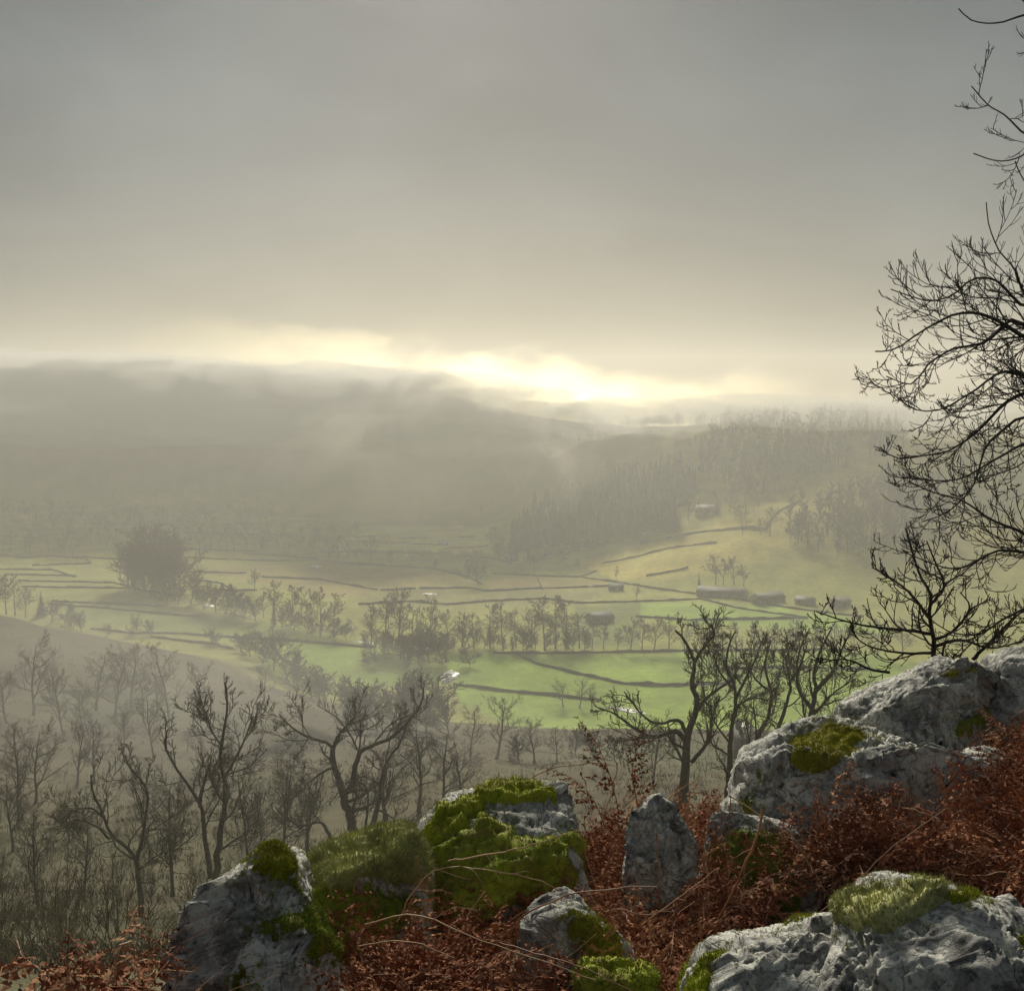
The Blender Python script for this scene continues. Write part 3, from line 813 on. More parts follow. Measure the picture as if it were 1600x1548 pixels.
def build_walls():
    for pl, lab in WALLS:
        W = [hit(*q) for q in pl]
        W = np.array([w for w in W if w is not None])
        if len(W) < 2: continue
        s = np.concatenate([[0], np.cumsum(np.linalg.norm(np.diff(W[:, :2], axis=0), axis=1))])
        n = max(6, int(s[-1] / 2.5))
        t = np.linspace(0, s[-1], n)
        rng = np.random.RandomState(len(lab) * 7 + n)
        x = np.interp(t, s, W[:, 0]) + rng.normal(0, 0.12, n); y = np.interp(t, s, W[:, 1]) + rng.normal(0, 0.25, n)
        z = ground(x, y)
        d = np.gradient(np.stack([x, y], -1), axis=0); d /= np.linalg.norm(d, axis=1)[:, None] + 1e-9
        nx, ny = -d[:, 1], d[:, 0]
        h = 0.85 + rng.normal(0, 0.17, n) + 0.25 * fbm(np.stack([t / 9, t * 0, t * 0], -1), 2, 4)
        sect = [(-0.32, -0.5), (-0.2, 1.0), (0.0, 1.10), (0.2, 1.0), (0.32, -0.5)]
        V = np.stack([np.stack([x + nx * a, y + ny * a, z + (b * h if b > 0 else b)], -1) for a, b in sect], 1)
        o = V[0, 0] * 0 + [x[0], y[0], z[0]]
        V = (V - o).reshape(-1, 3)
        i = (np.arange(n - 1) * 5)[:, None] + np.arange(4)[None]
        Q = np.stack([i, i + 1, i + 6, i + 5], -1).reshape(-1, 4)
        me = mesh_np('stone_wall', V, Q, smooth=False)
        tag(obj('stone_wall', me, MT['drystone'], loc=o), lab, 'stone wall', 'dry stone walls between the fields')
build_walls()

# ------------------------------------------------------------------ river and flood pools
def water(name, poly, label, lift=0.12):
    W = [hit(*q) for q in poly]
    W = np.array([w for w in W if w is not None])
    zc = ground(W[:, 0], W[:, 1])
    c = W.mean(0)
    # closed rounded outline, fan triangulated, edge wobbled
    n = len(W); k = 8
    R = []
    for i in range(n):
        for q in range(k):
            u = q / k
            p0, p1, p2, p3 = W[i - 1], W[i], W[(i + 1) % n], W[(i + 2) % n]
            R.append(0.5 * (2 * p1 + (p2 - p0) * u + (2 * p0 - 5 * p1 + 4 * p2 - p3) * u * u + (3 * p1 - p0 - 3 * p2 + p3) * u ** 3))
    R = np.array(R)
    R[:, :2] += np.random.RandomState(int(c[1])).normal(0, 0.25, (len(R), 2))
    lev = zc.mean() + lift
    V = [[c[0], c[1], lev]] + [[r[0], r[1], lev] for r in R] + [[r[0], r[1], lev - 0.6] for r in R]
    m = len(R)
    T = [(0, 1 + i, 1 + (i + 1) % m) for i in range(m)]
    Q = [(1 + i, 1 + m + i, 1 + m + (i + 1) % m, 1 + (i + 1) % m) for i in range(m)]
    V = np.array(V) - c
    me = mesh_np(name, V, np.array(T), np.array(Q), smooth=False)
    o = obj(name, me, MT['water'], loc=c)
    return struct(o, label)
water('river', [(689, 1062), (697, 1050), (714, 1044), (732, 1040), (740, 1044), (724, 1053), (708, 1063), (694, 1068)], 'bend of the river shining between the meadows')
water('river', [(950, 1105), (975, 1106), (1000, 1111), (1016, 1117), (1000, 1117), (975, 1112)], 'glinting reach of river behind the twisted trees')
water('river', [(634, 1010), (655, 1010), (676, 1012), (676, 1016), (655, 1014), (636, 1014)], 'thin glint of river behind the dark bushes')
water('river', [(552, 1002), (570, 1003), (588, 1005), (586, 1007), (568, 1005)], 'glint of river at the end of the long wall')
water('river', [(308, 945), (322, 944), (338, 947), (330, 949), (316, 947)], 'glint of river under the dark clump of trees')
water('flood_pool', [(487, 884), (496, 883), (502, 885), (496, 887)], 'shining pool in the field below the far trees')
water('flood_pool', [(660, 928), (672, 927), (684, 928), (674, 930)], 'shining pool in the brown field')
water('flood_pool', [(684, 846), (694, 844), (704, 846), (702, 851), (690, 852)], 'bright pool in the sunlit field')
water('river', [(1140, 1178), (1165, 1168), (1195, 1172), (1200, 1186), (1165, 1188)], 'water glinting low behind the twisted trees')

# ------------------------------------------------------------------ farm buildings
def boxq(lo, hi):
    x0, y0, z0 = lo; x1, y1, z1 = hi
    V = np.array([(x0, y0, z0), (x1, y0, z0), (x1, y1, z0), (x0, y1, z0), (x0, y0, z1), (x1, y0, z1), (x1, y1, z1), (x0, y1, z1)], float)
    Q = np.array([(0, 3, 2, 1), (4, 5, 6, 7), (0, 1, 5, 4), (1, 2, 6, 5), (2, 3, 7, 6), (3, 0, 4, 7)])
    return V, Q
def house(px, py, wpx, hm, depth, rz, label, name='farmhouse', cat='house', chim=1, win=4, door=True, D=None, group='stone farm buildings in the valley', pitch=0.72, roofmat='slate'):
    p = hit(px, py)
    w = wpx * p[1] / F
    t = thing(name, label, cat, (p[0], p[1], p[2] - 0.2), rz, group)
    hw, hd = w / 2, depth / 2
    rg = hm + hd * pitch
    V = np.array([(-hw, -hd, -1.5), (hw, -hd, -1.5), (hw, hd, -1.5), (-hw, hd, -1.5), (-hw, -hd, hm), (hw, -hd, hm), (hw, hd, hm), (-hw, hd, hm), (-hw, 0, rg), (hw, 0, rg)])
    me = mesh_np('wall', V, np.array([(0, 1, 5, 4), (2, 3, 7, 6), (1, 2, 6, 5), (3, 0, 4, 7)]), np.array([(5, 6, 9), (7, 4, 8)]), smooth=False)
    obj('wall', me, MT['house_wall'], t)
    e, th = 0.35, 0.22
    parts = []
    for s in (-1, 1):
        y0, z0 = s * (hd + e), hm - e * pitch + 0.03
        Vr = np.array([(-hw - e, y0, z0), (hw + e, y0, z0), (hw + e, 0, rg + 0.03), (-hw - e, 0, rg + 0.03),
                       (-hw - e, y0, z0 + th), (hw + e, y0, z0 + th), (hw + e, 0, rg + 0.03 + th), (-hw - e, 0, rg + 0.03 + th)])
        parts.append((Vr, np.array([(0, 3, 2, 1), (4, 5, 6, 7), (0, 1, 5, 4), (1, 2, 6, 5), (2, 3, 7, 6), (3, 0, 4, 7)])))
    V, Q = join(parts)
    rf = obj('roof', mesh_np('roof', V, Q, smooth=False), MT[roofmat], t)
    for c in range(chim):
        cx = (-hw + 0.6) if c == 0 else (hw - 0.6)
        V, Q = join([boxq((cx - 0.45, -0.4, rg - 0.6), (cx + 0.45, 0.4, rg + 1.3)), boxq((cx - 0.55, -0.5, rg + 1.3), (cx + 0.55, 0.5, rg + 1.45))])
        obj('chimney', mesh_np('chimney', V, Q, smooth=False), MT['house_wall'], rf)
    wm = mesh_np('window', *boxq((-0.5, -0.06, -0.6), (0.5, 0.05, 0.6)), smooth=False)
    rows = 2 if hm > 4 else 1
    for r in range(rows):
        for k in range(win):
            x = -hw + (k + 0.5) * w / win
            if r == 0 and door and k == win // 2: continue
            obj('window', wm, MT['glass'], t, (x, -hd, 1.6 + 2.5 * r))
    if door:
        x = -hw + (win // 2 + 0.5) * w / win
        obj('door', mesh_np('door', *boxq((-0.6, -0.07, -1.4), (0.6, 0.05, 2.1)), smooth=False), MT['door'], t, (x, -hd, 0))
    return t
house(937, 972, 40, 2.5, 6.5, 0.55, 'lone stone barn in the meadow right of the riverside trees', 'barn', 'barn', 0, 2)
house(1128, 932, 76, 2.3, 7, -0.42, 'long low farm range at the foot of the hill, nearest the little conifer', 'farm_building', 'farm building', 0, 5)
house(1200, 941, 52, 2.6, 7, 0.5, 'farm building with pale wet roof in the middle of the farmyard', 'farm_building', 'farm building', 0, 4)
house(1258, 944, 28, 2.2, 5, -0.7, 'small farm shed right of the pale-roofed building', 'shed', 'shed', 0, 2)
house(1312, 947, 32, 2.4, 5.5, 0.6, 'farm cottage at the right end of the farm buildings', 'farmhouse', 'house', 1, 3)
house(862, 866, 19, 2.8, 6, 0.5, 'farmhouse with glinting roof below the conifer wood', 'farmhouse', 'house', 1, 3)
house(884, 864, 18, 2.8, 6, -0.2, 'farmhouse at the foot of the pasture, right of its glinting neighbour', 'farmhouse', 'house', 1, 3)
house(800, 876, 16, 2.4, 5, 0.3, 'small roof among bushes left of the farmhouses', 'farm_building', 'farm building', 0, 2)
house(838, 876, 18, 2.4, 5, -0.5, 'low outbuilding in front of the farmhouses', 'farm_building', 'farm building', 0, 2)
house(962, 922, 22, 2.0, 5, 0.1, 'low field barn beside the bare thin tree', 'barn', 'barn', 0, 2)
house(1105, 802, 34, 3.2, 7, -0.6, 'large pale house high on the hill among trees', 'hill_house', 'house', 2, 5)
house(37, 803, 16, 3.0, 7, 0.2, 'tiny far farmhouse in mist near the left edge', 'farmhouse', 'house', 1, 2)
house(1160, 1182, 28, 2.6, 6, 0.1, 'half-hidden cottage low between the twisted trees', 'farmhouse', 'house', 1, 3)

# ------------------------------------------------------------------ trees of the valley
def row(kind, items, name, tmpl, group, **kw):
    items = sorted(items)
    for i, (px, py, h) in enumerate(items):
        plant(kind, px, py, h, name, tmpl.format(o=ordinal(i)), group, **kw)
row('far', [(580, 1010, 72), (600, 1012, 92), (622, 1010, 88), (643, 1008, 66), (672, 1011, 84), (700, 1010, 62), (722, 1010, 58), (740, 1008, 50), (766, 1013, 74), (786, 1012, 70),
            (806, 1010, 60), (830, 1012, 66), (851, 1014, 84), (868, 1013, 84), (884, 1012, 80), (905, 1012, 56)],
    'bare_tree', 'bare tree in the riverside row, {o} from its left end', 'bare trees along the river')
row('far', [(925, 1014, 42), (943, 1014, 46), (965, 1016, 38), (985, 1018, 52), (1003, 1018, 56), (1022, 1018, 54), (1045, 1018, 56), (1070, 1022, 52), (1096, 1024, 58), (1122, 1026, 60), (1150, 1030, 58),
            (1180, 1030, 62), (1210, 1030, 60), (1240, 1030, 62), (1272, 1028, 60), (1302, 1026, 58), (1335, 1026, 56), (1370, 1026, 60), (1410, 1028, 64)],
    'bare_tree', 'smaller tree in the line behind the twisted trees, {o} counted from the barn', 'small trees right of the riverside row')
row('shrub', [(570 + i * 14 + (i * 37) % 9, 1012 + (i * 13) % 7, 20 + (i * 29) % 16) for i in range(25)],
    'hedge_shrub', 'low shrub at the feet of the riverside trees, {o} from the left', 'hedge shrubs along the river')
row('shrub', [(640, 1040, 42), (655, 1036, 48), (672, 1036, 46), (690, 1036, 40), (735, 1040, 24), (625, 1030, 36), (608, 1022, 30)],
    'riverside_shrub', 'dark thicket shrub by the river bend, {o} from the left', 'thicket by the river bend', squash=1.5)
row('far', [(430, 975, 66), (455, 978, 68), (471, 976, 60), (503, 985, 72), (522, 985, 62), (412, 965, 40), (485, 980, 40)],
    'bare_tree', 'bare tree left of the river trees, beyond the brown hillside, {o} from the left', 'bare trees beyond the brown hillside')
row('far', [(208, 916, 88), (224, 918, 100), (242, 918, 104), (258, 916, 96), (273, 914, 82), (233, 912, 92), (250, 912, 98)],
    'clump_tree', 'tree in the dense dark clump standing in the left fields, {o} from the left', 'dense clump of trees in the left fields', squash=1.25)
row('shrub', [(262, 944, 28), (280, 944, 32), (298, 942, 42), (318, 952, 36), (336, 955, 40), (352, 958, 40), (368, 962, 34), (384, 966, 32), (400, 970, 34), (440, 980, 28), (460, 984, 30), (480, 990, 30), (500, 994, 30), (520, 998, 30), (540, 1000, 26)],
    'hedge_shrub', 'shrub in the thick hedge running down from the dark clump, {o} from its top', 'thick hedge below the dark clump', squash=1.4)
row('shrub', [(378, 1018, 26), (392, 1026, 36), (410, 1036, 44), (428, 1046, 42), (446, 1062, 38), (466, 1080, 40), (486, 1090, 40), (508, 1100, 42), (530, 1106, 40)],
    'dark_bush', 'dark rounded bush at the edge of the brown hillside, {o} from the top', 'dark bushes edging the brown hillside', squash=1.7)
row('shrub', [(128, 988, 30), (116, 984, 26), (170, 992, 16), (216, 990, 26), (236, 992, 22), (330, 1006, 22), (340, 1008, 18), (100, 976, 26), (80, 972, 30)],
    'hillside_shrub', 'shrub along the lane wall above the left hillside, {o} from the left', 'shrubs along the lane above the hillside', squash=1.3)
plant('shrub', 588, 1040, 22, 'field_bush', 'small round bush alone in the green meadow', cat='bush', squash=1.4)
plant('shrub', 576, 1038, 16, 'field_bush', 'windswept scrap of bush beside the round meadow bush', cat='bush', squash=1.3)
plant('conifer', 65, 962, 40, 'conifer', 'dark pointed conifer above the left hillside', cat='conifer', squash=1.5)
plant('conifer', 428, 976, 42, 'conifer', 'narrow conifer among bare trees beyond the brown hillside', cat='conifer', squash=0.8)
plant('conifer', 1092, 926, 36, 'conifer', 'little dark conifer by the long farm range', cat='conifer', squash=0.7)
row('far', [(10, 960, 66), (24, 962, 70), (-8, 962, 60), (40, 965, 50)], 'bare_tree', 'bare tree at the left edge above the hillside, {o} from the edge', 'trees at the left edge')
plant('far', 768, 857, 38, 'bare_tree', 'round-crowned lone tree at the edge of the sunlit field', var=2, squash=1.2)
plant('far', 398, 923, 34, 'bare_tree', 'lone bare tree in the brown field above the hedge')
plant('far', 114, 870, 66, 'bare_tree', 'tall broad tree left of the dark clump', squash=0.9)
plant('shrub', 748, 914, 40, 'field_bush', 'twiggy bush where the curved wall ends in the brown field', cat='bush', squash=1.4)
plant('far', 835, 897, 36, 'bare_tree', 'bare tree in front of the farmhouses')
plant('far', 963, 908, 26, 'bare_tree', 'bare thin tree beside the low field barn', squash=0.5)
plant('far', 995, 941, 32, 'bare_tree', 'bare thin tree at the left end of the bright meadow', squash=0.6)
row('shrub', [(905, 886, 12), (780, 872, 26), (795, 880, 22), (820, 882, 20), (730, 888, 14), (680, 888, 12), (850, 884, 18), (876, 880, 16)], 'field_bush', 'small bush around the farmhouses, {o} from the left', 'bushes around the farmhouses')
row('far', [(515, 878, 44), (530, 880, 48), (545, 880, 40), (558, 880, 38), (578, 881, 44), (608, 875, 20), (612, 884, 14)], 'bare_tree', 'tree in the group left of the sunlit field, {o} from the left', 'trees left of the sunlit field')
row('far', [(1160, 834, 46), (1203, 838, 50), (1188, 836, 26), (1240, 778, 30), (1222, 780, 24)], 'bare_tree', 'bare tree on the yellow hill pasture, {o} from the left', 'trees on the hill pasture')
row('far', [(1118, 914, 50), (1130, 914, 44), (1147, 914, 48), (1162, 916, 36)], 'bare_tree', 'tree behind the long farm range, {o} from the left', 'trees behind the farm range')
rr = random.Random(12)
for (x0, x1, y, h, n, where) in ((0, 120, 812, 34, 9, 'around the tiny far farmhouse'), (130, 330, 822, 32, 14, 'in the farthest row above the dark clump'), (300, 440, 818, 30, 8, 'in the farthest row left of the sunlit field'),
                          (0, 110, 862, 36, 8, 'near the left edge above the hooked wall'), (130, 210, 852, 30, 5, 'between the tall broad tree and the dark clump'), (290, 380, 858, 40, 8, 'just right of the dark clump'),
                          (380, 510, 864, 36, 8, 'along the wall left of the sunlit field'), (480, 560, 846, 30, 6, 'at the left end of the sunlit field'), (20, 460, 836, 32, 16, 'in the long middle row of the far fields')):
    for i in range(n):
        plant('far', x0 + (x1 - x0) * (i + rr.uniform(0.1, 0.9)) / n, y + rr.uniform(-5, 5), h * rr.uniform(0.7, 1.25), 'misty_tree', 'misty tree %s, %s from the left' % (where, ordinal(i)), 'misty trees on the far valley floor')
row('shrub', [(200 + i * 9, 918 + (i * 5) % 6, 46 + (i * 17) % 26) for i in range(10)], 'clump_shrub', 'shrub filling the foot of the dense dark clump, {o} from the left', 'shrubs at the foot of the dark clump', squash=1.2)

# trees of the near hillside, left
row('mid', [(52, 1118, 130), (10, 1130, 100), (100, 1150, 110)], 'bare_tree', 'hazy bare tree high on the left hillside, {o} from the left', 'hazy trees on the left hillside')
row('mid', [(150, 1110, 100), (180, 1120, 112), (205, 1105, 100), (130, 1150, 80), (225, 1130, 74)], 'hillside_thicket', 'tall grey thicket on the left hillside, {o} from the left', 'grey thickets on the left hillside', squash=1.3, cat='thicket')
row('mid', [(265, 1130, 130), (300, 1140, 110), (240, 1190, 120), (120, 1230, 110), (30, 1240, 120)], 'bare_tree', 'hazy tree in the hollow of the left hillside, {o} from the left', 'hazy trees in the hollow')
row('mid', [(775, 1186, 104), (835, 1192, 76), (735, 1180, 80), (870, 1190, 60)], 'bare_tree', 'rounded hazy tree at the foot of the hillside, {o} from the left', 'rounded trees at the foot of the hillside', squash=1.3)
row('shrub', [(560, 1140, 66), (590, 1142, 72), (615, 1145, 80), (640, 1145, 78), (668, 1146, 80), (700, 1150, 70), (545, 1128, 50), (900, 1180, 40), (930, 1186, 40), (812, 1190, 40)],
    'hillside_thicket', 'olive thicket at the lower edge of the hillside, {o} from the left', 'olive thickets at the lower hillside edge', squash=1.4)
row('mid', [(690, 1262, 130), (725, 1258, 110), (655, 1270, 150), (600, 1290, 170)], 'bare_tree', 'spreading bare tree behind the mossy boulder, {o} from the left', 'spreading trees behind the mossy boulder', squash=1.25)
row('mid', [(880, 1104, 44), (905, 1106, 50), (925, 1106, 40)], 'bare_tree', 'small round tree against the dark curving wall, {o} from the left', 'small trees by the curving wall', squash=1.3)
row('mid', [(60, 1420, 190), (130, 1400, 150), (270, 1400, 200), (390, 1370, 190), (440, 1340, 170), (20, 1330, 140), (480, 1330, 150)], 'bare_tree', 'thin bare tree in the lower left wood, {o} from the left', 'thin trees in the lower left wood', squash=0.9)
row('mid', [(1020, 1230, 130), (1300, 1230, 180), (1340, 1225, 150), (1230, 1235, 150), (1165, 1235, 160)], 'bare_tree', 'thin tree behind the twisted trees, {o} from the left', 'thin trees behind the twisted ones')

r3 = random.Random(5)
row('mid', [(-20 + i * 21 + r3.uniform(-9, 9), r3.uniform(1190, 1330), r3.uniform(70, 135)) for i in range(0, 26, 2)], 'slender_tree', 'slender hazy tree scattered over the middle of the left slope, {o} from the left', 'slender trees on the left slope')
row('mid', [(-10 + i * 26 + r3.uniform(-10, 10), r3.uniform(1060, 1175), r3.uniform(45, 85)) for i in range(0, 18, 2)], 'slender_tree', 'small hazy tree high on the left slope under the lane, {o} from the left', 'small trees high on the left slope')

# ------------------------------------------------------------------ trees shaped after the photograph
def hero(name, label, limbs, D, r_px, seed, levels, mats=('bark', 'twig'), spread=0.35, group=None, cat='tree', nres=22, foot=None, taper=1.15, thin=None):
    """limbs: pixel polylines (first one is the trunk from the ground up); depth varies along each limb"""
    rng = np.random.RandomState(seed)
    P, Rr = [], []
    sc = D / F
    for i, (pl, r0, r1) in enumerate(limbs):
        n = len(pl)
        L = sum(math.hypot(pl[k + 1][0] - pl[k][0], pl[k + 1][1] - pl[k][1]) for k in range(n - 1)) * sc
        dd = rng.uniform(-1, 1) * spread * L * (0 if i == 0 else 1)
        pts = np.array([at(px, py, D + dd * (k / (n - 1)) + (0 if i == 0 else rng.normal(0, 0.02) * L)) for k, (px, py) in enumerate(pl)])
        if i == 0 and foot is None:
            pass
        P.append(resample(pts, nres)); Rr.append(0.82 * (r1 + (r0 - r1) * (1 - np.linspace(0, 1, nres)) ** taper) * sc)
    P = np.array(P); Rr = np.array(Rr)
    P[:, 1:-1] += rng.normal(0, 1.0, P[:, 1:-1].shape) * (Rr[:, 1:-1, None] * 0.18)
    base = P[0, 0].copy()
    cur = (P, Rr)
    trunk = [((P, Rr), 8)]
    crown = []
    for q, kw in enumerate(levels):
        kk = dict(kw); k = kk.pop('k', 3)
        cur = grow(rng, *cur, **kk)
        if q == 0 and thin:
            keep = np.ones(len(cur[0]), bool)
            for li, fr in thin.items():
                a = li * kk['n_child']
                keep[a:a + kk['n_child']] = rng.rand(kk['n_child']) < fr
            cur = (cur[0][keep], cur[1][keep])
        (trunk if kk.get('n', 6) > 8 else crown).append((cur, k))
    t = thing(name, label, cat, base, 0, group)
    for nm, parts, mt in (('trunk', trunk, mats[0]), ('crown', crown, mats[1])):
        V, Q = join([tubes(p, r, k) for (p, r), k in parts])
        obj(nm, mesh_np(nm, V - base, Q), MT[mt], t)
    return t
def lv_mid(s, l1=1.0):
    return [dict(n_child=8, tmin=0.22, ang=(0.75, 0.25), labs=88 * s * l1, n=9, wig=0.2, trop=(0.0, 0.14), rr=0.5, tip=0.3, rmin=0.8 * s, k=5),
            dict(n_child=7, tmin=0.12, ang=(0.75, 0.25), lr=0.5, n=6, wig=0.22, trop=(0.0, 0.18), rr=0.6, tip=0.4, rmin=0.5 * s, k=4),
            dict(n_child=5, tmin=0.15, tmax=1.0, ang=(0.65, 0.25), lr=0.55, n=3, wig=0.2, trop=(0.0, 0.22), rr=0.65, tip=0.5, rmin=0.38 * s, k=3),
            dict(n_child=2, tmin=0.3, tmax=1.0, ang=(0.6, 0.25), lr=0.8, n=2, wig=0.15, trop=(0.0, 0.25), rr=0.7, tip=0.6, rmin=0.30 * s, k=3)]
s95 = 95 / F
hero('bare_tree', 'gnarled bare tree forking widely behind the turf bank and mossy boulder', [
    ([(556, 1330), (552, 1300), (545, 1270), (538, 1245), (528, 1215), (520, 1185), (521, 1165)], 11, 5),
    ([(521, 1168), (510, 1160), (480, 1150), (455, 1135), (436, 1115)], 4, 1.2),
    ([(521, 1168), (528, 1150), (545, 1130), (558, 1115)], 4, 1.2),
    ([(536, 1245), (550, 1225), (560, 1180), (580, 1165), (615, 1150), (655, 1105), (662, 1075)], 6.5, 1.2),
    ([(556, 1320), (580, 1290), (592, 1250), (600, 1200), (625, 1160), (640, 1120)], 7, 1.2),
    ([(592, 1265), (610, 1275), (625, 1290)], 2.4, 0.9), ([(518, 1200), (505, 1205), (480, 1225), (468, 1240)], 3, 0.9),
    ([(520, 1320), (512, 1300), (500, 1283), (470, 1290), (445, 1275), (430, 1260)], 4.5, 1.2), ([(570, 1300), (575, 1240), (560, 1220), (540, 1222)], 3, 1.0)], 95, 11, 31, lv_mid(s95))
s70 = 72 / F
hero('bare_tree', 'tall bare tree with two long upright stems on the left hillside', [
    ([(335, 1400), (338, 1350), (345, 1300), (352, 1250), (350, 1215), (345, 1175), (352, 1130), (355, 1095), (352, 1065)], 8, 1.5),
    ([(330, 1370), (322, 1320), (315, 1265), (300, 1235), (275, 1200), (258, 1165), (262, 1140)], 6, 1.4),
    ([(350, 1215), (365, 1190), (380, 1160), (395, 1120)], 3, 1.0), ([(312, 1260), (320, 1220), (330, 1190)], 3, 1.0), ([(340, 1330), (370, 1310), (400, 1290)], 3, 1.0),
    ([(350, 1170), (330, 1140), (322, 1110)], 2.5, 1.0)], 72, 8, 32, lv_mid(s70, 1.1))
hero('bare_tree', 'leaning bare tree with long low limbs in the lower left wood', [
    ([(222, 1440), (220, 1400), (215, 1360), (212, 1340), (195, 1320), (175, 1305), (160, 1270), (145, 1235), (142, 1210)], 7, 1.4),
    ([(213, 1345), (222, 1310), (228, 1270), (230, 1235), (205, 1200), (195, 1180)], 4.5, 1.2), ([(172, 1310), (150, 1290), (120, 1280), (105, 1290)], 3, 0.9),
    ([(222, 1300), (250, 1295), (275, 1305)], 2.6, 0.9), ([(163, 1275), (140, 1262), (110, 1268), (98, 1280)], 2.8, 0.9), ([(215, 1360), (240, 1340), (260, 1330)], 2.6, 0.9)], 66, 7, 33, lv_mid(66 / F, 1.1))
s60 = 62 / F
TG = 'twisted trees behind the bracken'
hero('twisted_tree', 'stout twisted tree with a snapped crown and long arms, behind the leaning stone', [
    ([(1068, 1270), (1070, 1220), (1072, 1180), (1074, 1150), (1085, 1120), (1088, 1090), (1080, 1070), (1085, 1035), (1070, 1000), (1055, 985)], 11, 2.2),
    ([(1070, 1155), (1055, 1142), (1020, 1150), (995, 1140), (965, 1118), (935, 1105)], 6, 1.2), ([(1085, 1035), (1100, 1010), (1115, 992), (1112, 975)], 4, 1.4),
    ([(1086, 1110), (1110, 1085), (1140, 1065), (1160, 1055)], 4.5, 1.2), ([(1020, 1150), (985, 1155), (955, 1158)], 3, 1.0), ([(1074, 1150), (1060, 1125), (1030, 1130), (1005, 1118), (975, 1080)], 4.5, 1.0),
    ([(1080, 1190), (1105, 1160), (1112, 1130), (1110, 1100)], 5, 1.5)], 60, 11, 34, lv_mid(60 / F, 0.85), group=TG)
hero('twisted_tree', 'straight slender dark tree right of the stout twisted one', [
    ([(1136, 1280), (1138, 1230), (1140, 1180), (1143, 1140), (1150, 1100), (1148, 1070), (1135, 1040), (1140, 1005), (1150, 985)], 7.5, 1.4),
    ([(1148, 1095), (1165, 1060), (1180, 1030), (1190, 1000)], 3.6, 1.0), ([(1145, 1075), (1125, 1050), (1115, 1020)], 3, 1.0), ([(1140, 1160), (1118, 1130), (1108, 1100)], 2.6, 0.9), ([(1149, 1105), (1175, 1090), (1200, 1095)], 2.6, 0.9)],
    58, 7.5, 35, lv_mid(58 / F, 0.9), group=TG)
hero('twisted_tree', 'winding grey tree in the middle of the twisted group', [
    ([(1180, 1280), (1178, 1230), (1172, 1190), (1185, 1150), (1200, 1120), (1205, 1080), (1195, 1040), (1205, 1000)], 7.5, 1.4),
    ([(1180, 1190), (1210, 1150), (1225, 1110), (1235, 1070), (1228, 1030), (1240, 1000)], 6, 1.2), ([(1203, 1080), (1180, 1060), (1165, 1030)], 3, 0.9), ([(1232, 1070), (1250, 1040), (1262, 1005)], 3, 0.9)],
    64, 7.5, 36, lv_mid(64 / F, 0.9), group=TG)
hero('twisted_tree', 'spreading tree at the right end of the twisted group, against the outcrop', [
    ([(1266, 1200), (1265, 1150), (1268, 1110), (1275, 1080), (1272, 1050), (1285, 1010), (1300, 980)], 8, 1.4),
    ([(1268, 1105), (1250, 1080), (1245, 1040), (1255, 1000)], 4.5, 1.2), ([(1274, 1080), (1300, 1050), (1315, 1015), (1330, 985)], 4.5, 1.2), ([(1268, 1120), (1300, 1085), (1335, 1060)], 3.6, 1.0), ([(1266, 1130), (1290, 1120), (1320, 1118)], 3, 1.0)],
    60, 8, 37, lv_mid(60 / F, 0.9), group=TG)

